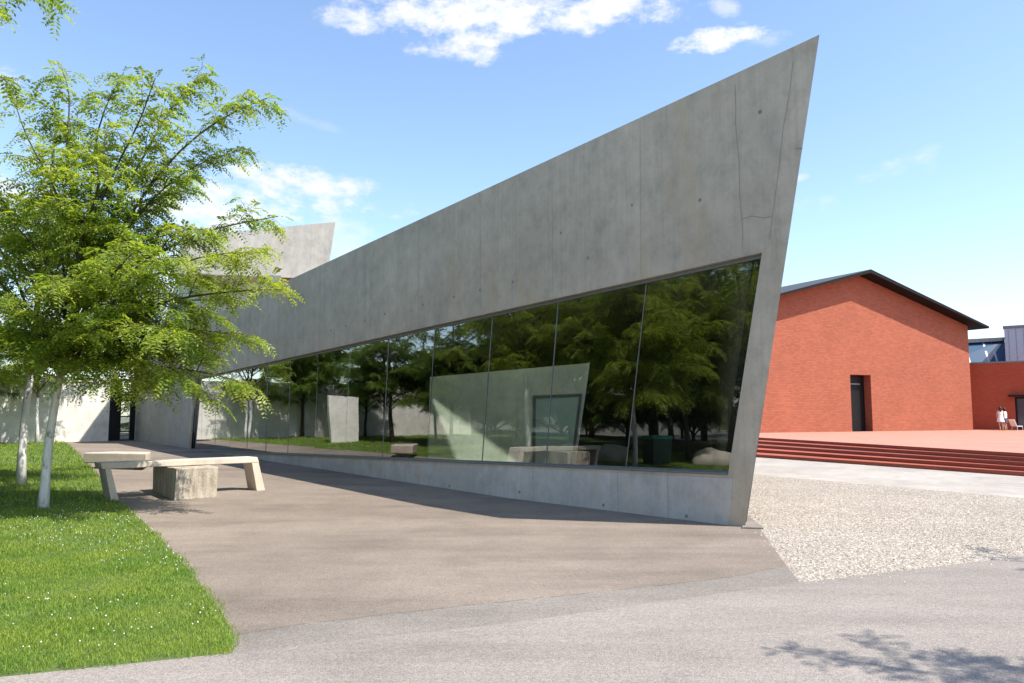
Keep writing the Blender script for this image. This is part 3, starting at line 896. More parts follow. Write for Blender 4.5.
bk = [G(174, 500.5), G(217, 497.2), G(153.5, 491)]
kx = (bk[1] - bk[0]); kx.z = 0; kw = kx.length; kx.normalize(); ky = Vector((-kx.y, kx.x, 0))
kd = (bk[2] - bk[0]).dot(ky)
sk_ = (bk[2] - bk[0]).dot(kx)
bm = bmesh.new()
KH = 0.585
nx, ny, nz = 12, 12, 8
bmesh.ops.create_cube(bm, size=1.0)
bmesh.ops.subdivide_edges(bm, edges=bm.edges[:], cuts=10, use_grid_fill=True)
rk = random.Random(3)
from mathutils import noise as mnoise
for v in bm.verts:
    x, y, z = v.co.x + 0.5, v.co.y + 0.5, v.co.z + 0.5
    p = Vector((x * kw + y * sk_ * 0.9, y * kd, z * KH - 0.02))
    nn = mnoise.noise_vector(p * 2.2) * 0.02 + mnoise.noise_vector(p * 7) * 0.007
    if z < 0.02: nn.z = 0
    # hewn grooves running down the front
    if y < 0.01: nn.y += 0.016 * mnoise.noise(Vector((p.x * 9 + p.z * 3, 0.2, p.z * 0.8)))
    if x < 0.01 or x > 0.99: nn.x += 0.016 * mnoise.noise(Vector((p.y * 7 + p.z * 2, 3.2, p.z)))
    if z > 0.98: nn.z *= 0.5
    v.co = p + nn
me = bpy.data.meshes.new('stone_block'); bm.to_mesh(me); bm.free()
tb = NT('hewn_stone')
s1 = tb.noise(1.0, 6, 0.65, tb.mapping((7, 7, 1.3), (0, 0, 0), (0, rad(18), 0))); s2 = tb.noise(22, 4, 0.6)
cb_ = tb.ramp(s1, [(0.3, (0.20, 0.155, 0.11)), (0.5, (0.40, 0.345, 0.27)), (0.68, (0.50, 0.45, 0.37))])
cb_ = tb.mix(cb_, tb.ramp(s2, [(0.3, 0.8), (0.7, 1.08)]), 0.8, 'MULTIPLY')
tb.pbr(cb_, 0.9, tb.bump(tb.math('ADD', s1, tb.math('MULTIPLY', s2, 0.4)), 0.7, 0.03), spec=0.25)
me.materials.append(tb.mat)
blk = bpy.data.objects.new('stone_block', me); COL.objects.link(blk)
blk.location = (bk[0].x, bk[0].y, 0.5 * (bk[0].z + bk[2].z)); blk.rotation_euler = (0, 0, math.atan2(kx.y, kx.x))
tag(blk, 'squat rough hewn stone block under the long bench', 'stone block')
bv = blk.modifiers.new('bevel', 'BEVEL'); bv.width = 0.012; bv.segments = 2; bv.limit_method = 'ANGLE'; bv.angle_limit = rad(50)

fs_ = [G(84.5, 468.5), G(146, 470.5)]
fx = fs_[1] - fs_[0]; fx.z = 0; fw = fx.length; fx.normalize()
slab = empty('low_bench', (fs_[0].x, fs_[0].y, hb(fs_[0])), math.atan2(fx.y, fx.x)); tag(slab, 'low thick concrete slab bench beyond the long bench beside the lawn', 'bench')
m_ = MB(); m_.prism([(-0.06, 0, 0.14), (fw, 0.0, 0.14), (fw - 0.45, 0.8, 0.14), (0.3, 0.8, 0.14)], (0, 0, 0.28)); m_.build('seat', M['conc_bench'], slab, bevel=0.03)
m_ = MB(); m_.box(0.35, fw - 0.55, 0.2, 0.65, -0.2, 0.141); m_.build('base', M['seam'], slab)

# small flat stone plate at the foot of the wall
m_ = MB()
fp_ = [gxy(742, 528.6, True), gxy(764, 529.3, True), gxy(746.5, 515.5, True)]
m_.prism([(*p, 0.002) for p in fp_], (0, 0, 0.022))
o = m_.build('foot_plate', M['edge'], None, bevel=0.004); tag(o, 'small grey triangular plate on the ground at the wall foot', 'plate')

# ------------------------------------------------------------------ the red hall
HA = rad(25.9)
ht = Vector((math.cos(HA), math.sin(HA), 0)); hn = Vector((ht.y, -ht.x, 0))
rdg = ray(865, 431); HY = 51.5; hp = Vector((rdg.x / rdg.y * HY, HY, TZ))
def hl(x, y): 
    p = onplane(x, y, hp, hn); r = p - hp
    return r.dot(ht), r.z
hall = empty('red_hall', hp, HA); tag(hall, 'large windowless red brick hall with black pitched roof', 'building')
apex = hl(864, 276)[1]
sR, zE = hl(967.5, 326)
sL = -sR * 1.0
slope = (apex - zE) / sR
dx0, dz0 = hl(850, 374.5); dx1, _ = hl(870.5, 374.5)
dep = 22.0
hw = MB()
hw.ring([(sL, 0, -0.5), (sR, 0, -0.5), (sR, 0, zE), (0, 0, apex), (sL, 0, zE)], [(dx0, 0, -0.0), (dx1, 0, 0.0), (dx1, 0, dz0), (0.5 * (dx0 + dx1), 0, dz0 + 0.0005), (dx0, 0, dz0)], (0, 0.9, 0))
hw.build('front_wall', M['red'], hall)
for sx, w in ((sR, -0.5), (sL, 0.5)):
    hs = MB(); hs.box(min(sx, sx + w), max(sx, sx + w), 0.905, dep, -0.5, zE)
    hs.build('side_wall', M['red'], hall)
hb_ = MB(); hb_.prism([(sL + 0.5, dep - 0.5, -0.5), (sR - 0.5, dep - 0.5, -0.5), (sR - 0.5, dep - 0.5, zE), (0, dep - 0.5, apex - 0.1), (sL + 0.5, dep - 0.5, zE)], (0, 0.49, 0)); hb_.build('rear_wall', M['red'], hall)
ov, os_, rt = 0.98, 0.95, 0.15
hr = MB()
sl_ = slope
for s in (1, -1):
    x1 = s * (sR + os_)
    z1 = apex - sl_ * (sR + os_)
    hr.prism([(0, -ov, apex + 0.02), (x1, -ov, z1 + 0.02), (x1, -ov, z1 + 0.02 + rt * 0.6), (0, -ov, apex + 0.02 + rt * 1.3)], (0, dep + ov + 1.0, 0))
hr.build('roof', M['roof'], hall)
m_ = MB()
for s in (1, -1):
    x1 = s * (sR + os_ + 0.03); z1 = apex - sl_ * (sR + os_ + 0.03)
    m_.prism([(0, -ov - 0.02, apex + 0.02 + rt * 1.3 + 0.004), (x1, -ov - 0.02, z1 + 0.03 + rt * 0.6), (x1, -ov - 0.02, z1 + 0.07 + rt * 0.6), (0, -ov - 0.02, apex + 0.06 + rt * 1.3)], (0, dep + ov + 1.0, 0))
m_.build('roof_covering', M['roof2'], hall)
m_ = MB(); m_.box(dx0 + 0.001, dx1 - 0.001, 0.55, 0.62, 0, dz0 - 0.001); dd = m_.build('door', M['dark'], hall)
m_ = MB(); m_.box(dx0 + 0.05, dx0 + 0.12, 0.47, 0.55, 1.0, 1.5); m_.build('handle', M['steel'], dd)
m_ = MB(); m_.box(dx0 + 0.02, dx1 - 0.45, 0.50, 0.549, dz0 - 0.62, dz0 - 0.55); m_.build('door_closer', M['steel'], dd)

# ------------------------------------------------------------------ lower red wing, upper grey volumes
wt_ = Vector((0.80, -0.60, 0)); wn_ = Vector((-0.60, -0.80, 0))
r0 = ray(966, 431); wp0 = Vector((r0.x / r0.y * 58.5, 58.5, TZ))
def wloc(x, y):
    p = onplane(x, y, wp0, wn_); r = p - wp0
    return r.dot(wt_), r.z
wing = empty('red_wing', wp0, math.atan2(wt_.y, wt_.x)); tag(wing, 'lower dark red brick wing right of the hall', 'building')
wz = wloc(972, 364)[1]
wx1 = 16.0
dx, dz = wloc(1014.5, 397)
m_ = MB(); m_.ring([(-4, 0, -0.5), (wx1, 0, -0.5), (wx1, 0, wz), (-4, 0, wz)], [(dx, 0, 0.05), (dx + 2.2, 0, 0.05), (dx + 2.2, 0, dz), (dx, 0, dz)], (0, 0.5, 0)); m_.build('front_wall', M['red2'], wing)
m_ = MB(); m_.box(-4, wx1, 0.51, 9, -0.5, wz - 0.3); m_.build('wing_body', M['red2'], wing)
m_ = MB(); m_.box(-4.05, wx1 + 0.05, -0.05, 9, wz + 0.003, wz + 0.12); m_.build('roof_edge', M['rooftop'], wing)
m_ = MB(); m_.box(dx + 0.06, dx + 2.14, 0.2, 0.26, 0.1, dz - 0.06); e_ = m_.build('glass_door', M['purple'], wing)
m_ = MB(); m_.ring([(dx + 0.002, 0.15, 0.06), (dx + 2.198, 0.15, 0.06), (dx + 2.198, 0.15, dz - 0.002), (dx + 0.002, 0.15, dz - 0.002)], [(dx + 0.12, 0.15, 0.15), (dx + 2.08, 0.15, 0.15), (dx + 2.08, 0.15, dz - 0.12), (dx + 0.12, 0.15, dz - 0.12)], (0, 0.049, 0)); m_.build('door_frame', M['dark'], e_)
m_ = MB(); m_.box(dx - 0.35, dx + 2.6, -0.5, 0.0, dz + 0.02, dz + 0.14); m_.build('door_canopy', M['dark'], wing)

fy = 74.0
def fpnt(x, y): r = ray(x, y); return Vector((r.x / r.y * fy, fy, EYE + r.z / r.y * fy))
a, b_ = fpnt(960, 368), fpnt(1008, 336)
saw = empty('glazed_roof_shed', (a.x, fy, 0), rad(-8)); tag(saw, 'shed roof of sloping blue glass behind the red wing', 'building')
gw_, gz0, gz1 = b_.x - a.x, a.z, b_.z
m_ = MB(); m_.box(-3, gw_, 0.3, 8, 0, gz0); m_.build('wall', M['clad'], saw)
m_ = MB(); m_.prism([(-3, 0.0, gz0), (gw_ + 0.2, 0.0, gz0), (gw_ + 0.2, 2.0, gz1 - 0.35), (-3, 2.0, gz1 - 0.75)], (0, 0.15, 0.05)); m_.build('glazing', M['blueglass'], saw)
m_ = MB()
for x in (0.9, 2.6, 3.35):
    m_.prism([(x, -0.06, gz0), (x + 0.16, -0.06, gz0), (x + 0.5, 1.92, gz1 - 0.5), (x + 0.34, 1.92, gz1 - 0.5)], (0, 0.05, 0.05))
m_.build('glazing_bar', M['clad'], saw)
m_ = MB(); m_.prism([(-3, 1.7, gz1 - 0.75), (gw_ + 0.2, 1.7, gz1 - 0.35), (gw_ + 0.2, 1.7, gz1), (-3, 1.7, gz1 - 0.35)], (0, 3, 0)); m_.build('ridge_cap', M['rooftop'], saw)
fy = 70.0
a, b_ = fpnt(1006, 364), fpnt(1006, 326)
gb2 = empty('grey_clad_block', (a.x, fy, 0), rad(-36)); tag(gb2, 'pale grey metal clad block at the right edge behind the red wing', 'building')
m_ = MB(); m_.box(0, 14, 0, 8, 0, b_.z - 0.25); m_.build('wall', M['clad'], gb2)
m_ = MB()
for i in range(24): m_.box(0.3 + i * 0.57, 0.33 + i * 0.57, -0.02, 0.0, 0.2, b_.z - 0.3)
m_.build('cladding_seam', M['steel'], gb2)
m_ = MB(); m_.box(-0.08, 14.08, -0.08, 8.08, b_.z - 0.248, b_.z); m_.build('parapet_cap', M['rooftop'], gb2)

# ------------------------------------------------------------------ people and chair on the terrace
def skin_body(name, joints, edges, mat, parent=None):
    me = bpy.data.meshes.new(name)
    me.from_pydata([j[0] for j in joints], edges, [])
    o = bpy.data.objects.new(name, me); COL.objects.link(o)
    if parent: o.parent = parent
    md = o.modifiers.new('skin', 'SKIN'); md.use_smooth_shade = True
    sv = me.skin_vertices[0].data
    for i, j in enumerate(joints):
        r = j[1]; sv[i].radius = r if isinstance(r, tuple) else (r, r)
        sv[i].use_root = (i == 0)
    sb = o.modifiers.new('sub', 'SUBSURF'); sb.levels = 1; sb.render_levels = 1
    me.materials.append(mat)
    return o
def person(loc, rz, k, kind, label):
    # local: facing -y, height about 1.66 k
    J = [((0, 0, .93), (.145, .10)), ((0, 0, 1.08), (.125, .09)), ((0, -.01, 1.28), (.155, .10)), ((0, 0, 1.40), (.10, .07)), ((0, .005, 1.46), .05), ((0, -.015, 1.53), (.066, .075)), ((0, -.01, 1.62), (.070, .085)),
         ((-.09, 0, .86), .095), ((-.105, -.02, .50), .058), ((-.115, .03, .12), .040), ((-.115, .02, .05), .042), ((-.125, -.14, .028), (.036, .026)),
         ((.09, 0, .86), .095), ((.10, .02, .50), .058), ((.10, .10, .14), .040), ((.10, .10, .06), .042), ((.105, -.05, .03), (.036, .026)),
         ((-.18, .0, 1.37), .052), ((-.225, .02, 1.12), .040), ((-.235, -.06, .88), .030), ((-.235, -.085, .80), (.022, .036)), ((-.235, -.10, .72), (.014, .026)),
         ((.18, .0, 1.37), .052), ((.24, .02, 1.13), .040), ((.20, -.14, .98), .030), ((.17, -.20, .96), (.022, .034)), ((.13, -.25, .95), (.014, .024)),
         ((0, -.105, 1.565), .017)]
    E = [(0, 1), (1, 2), (2, 3), (3, 4), (4, 5), (5, 6), (0, 7), (7, 8), (8, 9), (9, 10), (10, 11), (0, 12), (12, 13), (13, 14), (14, 15), (15, 16), (3, 17), (17, 18), (18, 19), (19, 20), (20, 21), (3, 22), (22, 23), (23, 24), (24, 25), (25, 26), (5, 27)]
    J = [((p[0] * k, p[1] * k, p[2] * k), (tuple(a * k for a in r) if isinstance(r, tuple) else r * k)) for p, r in J]
    o = skin_body('person', J, E, M['skin'])
    o.location = loc; o.rotation_euler = (0, 0, rz)
    tag(o, label, 'person')
    # hair
    bmh = bmesh.new(); bmesh.ops.create_uvsphere(bmh, u_segments=14, v_segments=10, radius=1)
    for v in bmh.verts:
        c = v.co.copy()
        z = 1.60 + c.z * .115 - (0.20 if (c.z < -.2 and c.y > 0) else 0) * (1 if kind == 'dress' else 0.3)
        y = .02 + c.y * .105
        if c.y < -.35 and c.z < .25: y = max(y, -.05)
        v.co = Vector((c.x * .095 * (1.1 if c.z < 0 else 1), y, z)) * k
    mh = bpy.data.meshes.new('hair'); bmh.to_mesh(mh); bmh.free(); mh.materials.append(M['hair'])
    mh.polygons.foreach_set('use_smooth', [True] * len(mh.polygons))
    h = bpy.data.objects.new('hair', mh); COL.objects.link(h); h.parent = o
    def lathe(name, rings, mat):
        mb = MB(); n = 18; rr = random.Random(4)
        for (z, rx, ry, cy) in rings:
            for i in range(n):
                a = 2 * math.pi * i / n
                fl_ = 1 + 0.05 * math.sin(5 * a + z * 3) * (1 if z < .95 else .2)
                mb.v.append(((math.cos(a) * rx * fl_) * k, (cy + math.sin(a) * ry * fl_) * k, z * k))
        for r in range(len(rings) - 1):
            for i in range(n):
                j = (i + 1) % n
                mb.f.append((r * n + i, r * n + j, (r + 1) * n + j, (r + 1) * n + i)); mb.m.append(0)
        return mb.build(name, mat, o, smooth=True)
    if kind == 'dress':
        lathe('dress', [(.62, .25, .20, .01), (.80, .215, .165, .01), (.95, .18, .135, 0), (1.08, .15, .115, 0), (1.22, .17, .12, -.01), (1.33, .175, .115, -.01), (1.40, .13, .085, 0)], M['cloth_w'])
    else:
        lathe('top', [(.90, .185, .14, 0), (1.08, .165, .125, 0), (1.22, .175, .125, -.01), (1.34, .18, .12, -.01), (1.42, .12, .08, 0)], M['cloth_w'])
        lathe('shorts', [(.60, .21, .15, .02), (.80, .20, .145, .01), (.93, .182, .137, 0)], M['cloth_n'])
    return o
p = G(1001.2, 430.6, True, TZ); q = p / p.y
person((p.x, p.y, TZ), rad(170), 0.97, 'dress', 'woman in a short white dress with dark hair walking on the terrace')
p2 = G(1005.3, 430.3, True, TZ)
person((p2.x, p2.y, TZ), rad(195), 0.93, 'top', 'person in pale top and navy shorts beside the white dress')
cp = G(1017.5, 430.8, True, TZ)
ch = empty('lounge_chair', (cp.x, cp.y, TZ), rad(-75)); ch.scale = (.8,) * 3; tag(ch, 'white low outdoor chair near the dark glass door', 'chair')
m_ = MB(); m_.box(-.29, .29, -.30, .30, .36, .42); m_.build('seat', M['white'], ch, bevel=.02)
m_ = MB(); m_.prism([(-.29, -.36, .40), (.29, -.36, .40), (.29, -.62, .95), (-.29, -.62, .95)], (0, .05, .02)); m_.build('backrest', M['white'], ch, bevel=.015)
for x in (-.25, .25):
    for y in (-.26, .26):
        m_ = MB(); m_.tube([(x, y, .361), (x * 1.08, y * 1.15, 0)], [.02, .015], 8); m_.build('leg', M['white'], ch)

# ------------------------------------------------------------------ trees
def unit(v):
    return v / (np.linalg.norm(v, axis=-1, keepdims=True) + 1e-9)
def tree_data(seed, H, limbs, r0=0.085, lean=(0, 0), sec_step=0.24, twig_step=0.17, frond_step=0.085, pairs=8, flen=0.24, leaf=0.05, sec_len=1.0):
    R = np.random.RandomState(seed)
    wood = MB()
    nT = 12
    tpts = [np.array([lean[0] * (i / nT) ** 1.3 + 0.03 * math.sin(i * 1.3 + seed), lean[1] * (i / nT) + 0.03 * math.cos(i * 1.7 + seed), H * i / nT - (0.15 if i == 0 else 0)]) for i in range(nT + 1)]
    tr = [r0 * (1.25 if i == 0 else 1) * (1 - 0.86 * (i / nT) ** 0.9) + 0.006 for i in range(nT + 1)]
    wood.tube(tpts, tr, 10)
    def trunk_at(z):
        f = max(0.0, min(0.999, z / H)) * nT; i = int(f); return tpts[i] * (1 - f + i) + tpts[i + 1] * (f - i), tr[i]
    FP, FT, FL = [], [], []
    paths = [(np.array(tpts[int(nT * 0.62):]), tr[int(nT * .62)] * .8)]
    for (z0, tgt, rl_) in limbs:
        p0, rt_ = trunk_at(z0); tgt = np.array(tgt, float)
        d = tgt - p0; hz = np.array([d[0], d[1], 0])
        ctrl = p0 + hz * 0.38 + np.array([0, 0, d[2] * 0.62 + 0.18 * np.linalg.norm(hz)])
        n = 11; P = []
        ph = R.rand() * 6
        for i in range(n + 1):
            t = i / n
            q = p0 * (1 - t) ** 2 + 2 * ctrl * t * (1 - t) + tgt * t * t
            q = q + np.array([math.sin(t * 7 + ph), math.cos(t * 6 + ph), 0.6 * math.sin(t * 9 + ph)]) * 0.13 * t * (1 - 0.4 * t)
            P.append(q)
        rr = [min(rl_, rt_ * 0.8) * (1 - 0.85 * (i / n)) + 0.004 for i in range(n + 1)]
        wood.tube(P, rr, 6)
        paths.append((np.array(P), rl_))
    up = np.array([0, 0, 1.0])
    def along(P):
        seg = np.linalg.norm(np.diff(P, axis=0), axis=1); L = seg.sum(); cum = np.concatenate([[0], np.cumsum(seg)])
        def at(s):
            i = min(np.searchsorted(cum, s, side='right') - 1, len(seg) - 1); i = max(i, 0)
            f = (s - cum[i]) / max(seg[i], 1e-6); return P[i] + (P[i + 1] - P[i]) * f, (P[i + 1] - P[i]) / max(seg[i], 1e-6)
        return L, at
    def fronds(P, s0, step, lscale=1.0):
        L, at = along(P); s = s0 * L; k = R.randint(2)
        while s < L:
            p, t = at(s); sd_ = np.cross(t, up); sd_ = sd_ / (np.linalg.norm(sd_) + 1e-6)
            sgn = 1 if k % 2 else -1; k += 1
            d = sd_ * sgn * R.uniform(.5, 1.0) + t * R.uniform(.3, .9) + up * R.uniform(-.35, .25) + R.randn(3) * 0.15
            FP.append(p); FT.append(d / np.linalg.norm(d)); FL.append(flen * R.uniform(.65, 1.2) * lscale)
            s += step * R.uniform(.6, 1.4)
        p, t = at(L * 0.999); FP.append(p); FT.append(t); FL.append(flen * lscale)
    for pi_, (P, rl_) in enumerate(paths):
        L, at = along(P); s = L * 0.22
        k = R.randint(2)
        while s < L:
            u = s / L
            p, t = at(s); sd_ = np.cross(t, up); sd_ /= (np.linalg.norm(sd_) + 1e-6)
            sgn = 1 if k % 2 else -1; k += 1
            d = t * R.uniform(.35, .9) + sd_ * sgn * R.uniform(.5, 1.0) + up * R.uniform(-.15, .45)
            if R.rand() < .25: d = t * .5 + up * R.uniform(.5, 1.0) + sd_ * sgn * .3
            d /= np.linalg.norm(d)
            ln = sec_len * (0.35 + 0.85 * (1 - u)) * R.uniform(.6, 1.2)
            n = 6
            droop = R.uniform(.12, .32)
            Q = np.array([p + d * ln * (i / n) + np.array([0, 0, -droop * ln * (i / n) ** 2]) + R.randn(3) * .012 * (i > 0) for i in range(n + 1)])
            wood.tube(Q, [max(.0035, .013 * (ln) * (1 - .8 * i / n)) for i in range(n + 1)], 4, cap=False)
            fronds(Q, .12, frond_step)
            L2, at2 = along(Q); s2 = L2 * .2; k2 = R.randint(2)
            while s2 < L2 * .97:
                p2, t2 = at2(s2); sd2 = np.cross(t2, up); sd2 /= (np.linalg.norm(sd2) + 1e-6)
                sg = 1 if k2 % 2 else -1; k2 += 1
                d2 = t2 * R.uniform(.3, .8) + sd2 * sg * R.uniform(.5, 1) + up * R.uniform(-.3, .35); d2 /= np.linalg.norm(d2)
                l2 = R.uniform(.2, .48) * (0.7 + 0.5 * (1 - u))
                Q2 = np.array([p2 + d2 * l2 * (i / 3) + np.array([0, 0, -.35 * l2 * (i / 3) ** 2]) for i in range(4)])
                wood.tube(Q2, [.005, .004, .003, .002], 3, cap=False)
                fronds(Q2, .15, frond_step)
                s2 += twig_step * R.uniform(.6, 1.4)
            s += sec_step * R.uniform(.6, 1.4)
        fronds(P[-4:], .1, frond_step * .8)
    # fronds -> leaflets
    p = np.array(FP); t = np.array(FT); Lf = np.array(FL)[:, None]
    n = len(p)
    upv = unit(np.tile(up, (n, 1)) + R.randn(n, 3) * 0.35)
    side = unit(np.cross(t, upv)); nrm = np.cross(side, t)
    V = []
    for k in range(pairs):
        s = (k + .8) / pairs
        pos = p + t * Lf * s + np.array([0, 0, -1.0]) * Lf * (.45 * s * s)
        tan = unit(t + np.array([0, 0, -1.0]) * .9 * s)
        prof = leaf * (0.65 + 0.5 * math.sin(math.pi * min(1, s * .95)))
        for sg in (1, -1):
            ld = unit(side * sg * .9 + tan * .38 + nrm * R.uniform(-.35, .1, (n, 1)) + R.randn(n, 3) * .16)
            wd_ = unit(np.cross(ld, nrm)) * (prof * .21)
            mid = pos + ld * prof * .5
            V.append(np.stack([pos, mid + wd_, pos + ld * prof, mid - wd_], 1))
    V = np.concatenate(V, 0).reshape(-1, 3)
    return wood, V

def make_tree(name, data, loc, rz, scale, leafm, barkm, label, group, sx=None):
    wood, V = data
    r = empty(name, loc, rz); r.scale = (scale,) * 3
    tag(r, label, 'tree', group)
    w = wood.build('trunk', barkm, r, smooth=True, recalc=False)
    c = np_mesh('crown', V, 4, np.arange(len(V)), leafm, r)
    return r
def copy_tree(src, loc, rz, scale, label, group):
    r = src.copy(); COL.objects.link(r); r.location = loc; r.rotation_euler = (0, 0, rz); r.scale = (scale,) * 3
    r['label'] = label
    if group: r['group'] = group
    for ch_ in src.children:
        c = ch_.copy(); COL.objects.link(c); c.parent = r
    return r

GT = 'young locust trees on the lawn'
b1 = G(41, 509)
def tl(x, y, dy=0.0):                               # where a limb of the nearest tree ends, relative to its base
    r = ray(x, y); Y = b1.y + dy
    return (r.x / r.y * Y - b1.x, dy, EYE + r.z / r.y * Y - b1.z)
limbs1 = [
    (3.1, tl(262, 96, -0.3), .035), (3.4, tl(205, 80, 0.6), .03), (2.9, tl(280, 215, 0.4), .032), (2.5, tl(288, 292, -0.4), .03),
    (2.3, tl(240, 385, -0.5), .028), (2.3, tl(190, 330, -1.6), .026), (3.6, tl(160, 78, -0.8), .028), (3.8, tl(118, 70, 0.8), .028),
    (4.0, tl(58, 66, 0.2), .028), (3.2, tl(195, 175, 1.6), .026), (2.7, tl(150, 250, -2.0), .026), (3.6, tl(20, 110, -1.0), .026),
    (2.4, tl(-70, 250, 0.2), .03), (2.8, tl(-60, 160, 1.4), .028), (2.3, tl(-30, 350, -1.2), .026), (2.9, tl(40, 200, 2.2), .026), (2.6, tl(75, 280, -1.9), .024),
    (3.3, tl(100, 160, -1.7), .026), (2.35, tl(120, 365, 0.9), .022), (3.3, tl(235, 150, 0.2), .028), (2.7, tl(240, 300, 1.2), .024), (2.25, tl(60, 345, 0.6), .022),
    (2.2, tl(150, 345, -0.4), .024), (2.3, tl(20, 320, 1.4), .024), (3.0, tl(0, 200, -0.6), .028), (2.25, tl(205, 350, 0.5), .022), (2.2, tl(-10, 372, -0.9), .022), (2.2, tl(30, 365, -1.5), .02), (2.3, tl(100, 335, -1.9), .022), (2.6, tl(-40, 300, -1.9), .024), (2.6, tl(262, 250, -1.0), .024), (2.35, tl(255, 335, 0.4), .022), (3.0, tl(215, 235, 1.0), .024), (2.3, tl(170, 385, 0.3), .02), (2.2, tl(110, 380, -1.2), .02)]
d1 = tree_data(7, 6.6, limbs1, 0.076, (0.75, 0.1), sec_step=.32, twig_step=.19, frond_step=.075, pairs=7, flen=.27, leaf=.078, sec_len=1.2)
make_tree('locust_tree', d1, b1, 0, 1.0, M['leaf'], M['bark_w'], 'nearest locust tree with white painted trunk and wide crown over the lawn', GT)

def rand_limbs(seed, H, R_, n, zlo=.3, up=.8):
    rr = random.Random(seed); out = []
    for i in range(n):
        a = i * 2.399 + rr.uniform(-.4, .4); u = (i + .5) / n
        z0 = H * (zlo + .42 * u); rad_ = R_ * (1 - .55 * u ** 1.5) * rr.uniform(.75, 1.1)
        out.append((z0, (math.cos(a) * rad_, math.sin(a) * rad_, z0 + rad_ * up * rr.uniform(.15, 1.0)), .03))
    return out
d2 = tree_data(21, 8.2, rand_limbs(4, 8.2, 3.1, 22, .27), 0.085, (0.3, 0.2), sec_step=.36, twig_step=.22, frond_step=.088, pairs=7, flen=.27, leaf=.078, sec_len=1.15)
b2_ = G(20, 485)
t2 = make_tree('locust_tree', d2, b2_, 0.4, 1.0, M['leaf'], M['bark_w'], 'second locust tree, white painted trunk just left of and behind the nearest', GT)
b3_ = G(36.5, 444.5)
copy_tree(t2, b3_, 2.2, 0.8, 'thin dark locust trunk far back against the white wall', GT)
d7 = tree_data(64, 6.6, rand_limbs(17, 6.6, 2.3, 14, .4) + [(3.6, (4.0, -.2, 7.15), .03), (3.2, (3.3, .5, 6.3), .03)], 0.08, (0.1, 0.1), sec_step=.4, twig_step=.24, frond_step=.09, pairs=7, flen=.27, leaf=.078, sec_len=.8)
make_tree('locust_tree', d7, (-10.3, 9.9, 0.05), 0, 1.0, M['leaf'], M['bark_w'], 'locust tree beyond the left edge with a twig tip in the top left corner', GT)
# shade trees standing on the lawn to the left, seen in the window's reflection
d4 = tree_data(33, 9.5, rand_limbs(9, 9.5, 3.7, 30, .20), 0.12, (-0.2, 0.3), sec_step=.28, twig_step=.19, frond_step=.085, pairs=6, flen=.28, leaf=.095, sec_len=1.2)
GS = 'trees on the lawn mirrored in the window'
LS = 'shade tree on the lawn seen mirrored in the dark window panes'
first = None
pos = [(-12.0, 7.6, 1.05), (-13.5, 2.8, 1.15), (-11.5, 11.6, .8), (-15.8, 9.6, 1.1), (-18.5, 13.8, 1.15), (-22.5, 19.0, .8), (-29.5, 23.5, .72), (-20.5, 22.5, .58), (-23.2, 26.8, .6), (-26.0, 31.0, 1.0), (-31.0, 33.0, 1.1), (-17.6, 18.0, 1.0), (-15.0, 15.8, .85), (-17.2, 21.0, .7), (-19.6, 24.6, .75), (-22.0, 30.0, .75), (-16.5, 12.5, 1.0), (-19.5, 7.5, 1.1), (-21, 16.5, 1.05), (-20.5, 1.0, 1.1), (-24.5, 11.5, 1.2), (-25, 21, .62), (-27, 4.5, 1.25), (-30, 16, 1.3), (-31, 26, .7), (-33, 9, 1.45), (-38, 21, .85), (-36, 0, 1.5), (-40, 12, 1.6), (-42, 28, .85), (-26, -3, 1.3), (-18, -3.5, 1.15), (-44, 4, 1.6), (-33, -7, 1.5)]
rr = random.Random(8)
for i, (x, y, s) in enumerate(pos):
    loc = (x, y, hgt(x, y))
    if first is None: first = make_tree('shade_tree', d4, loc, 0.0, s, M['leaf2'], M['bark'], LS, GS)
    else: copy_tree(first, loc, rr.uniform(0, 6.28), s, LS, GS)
d6 = tree_data(71, 3.6, rand_limbs(13, 3.6, 2.3, 26, .03, .75), 0.06, (0.1, 0.1), sec_step=.30, twig_step=.2, frond_step=.10, pairs=6, flen=.26, leaf=.10, sec_len=1.0)
bfirst = None
bpos = [(-26, 2), (-27.5, 6), (-29, 10), (-30, 14), (-32, 18), (-33.5, 22), (-35, 26.5), (-28, -2), (-31, -6), (-37, 31), (-40, 36), (-35, 4), (-38, 10), (-40, 17), (-43, 24), (-47, 33)]
for i, (x, y) in enumerate(bpos):
    loc = (x, y, hgt(x, y) - 0.1); sc_ = rr.uniform(1.15, 1.6)
    if bfirst is None:
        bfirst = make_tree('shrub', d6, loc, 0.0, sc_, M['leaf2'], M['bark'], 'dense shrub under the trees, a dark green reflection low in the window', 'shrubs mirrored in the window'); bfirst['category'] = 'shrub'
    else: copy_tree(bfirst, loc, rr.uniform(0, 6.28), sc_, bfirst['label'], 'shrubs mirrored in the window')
o = copy_tree(bfirst, (-17.5, 40.5, 0.4), 1.0, 1.3, 'green shrub behind the narrow glass door', None); del o['group']
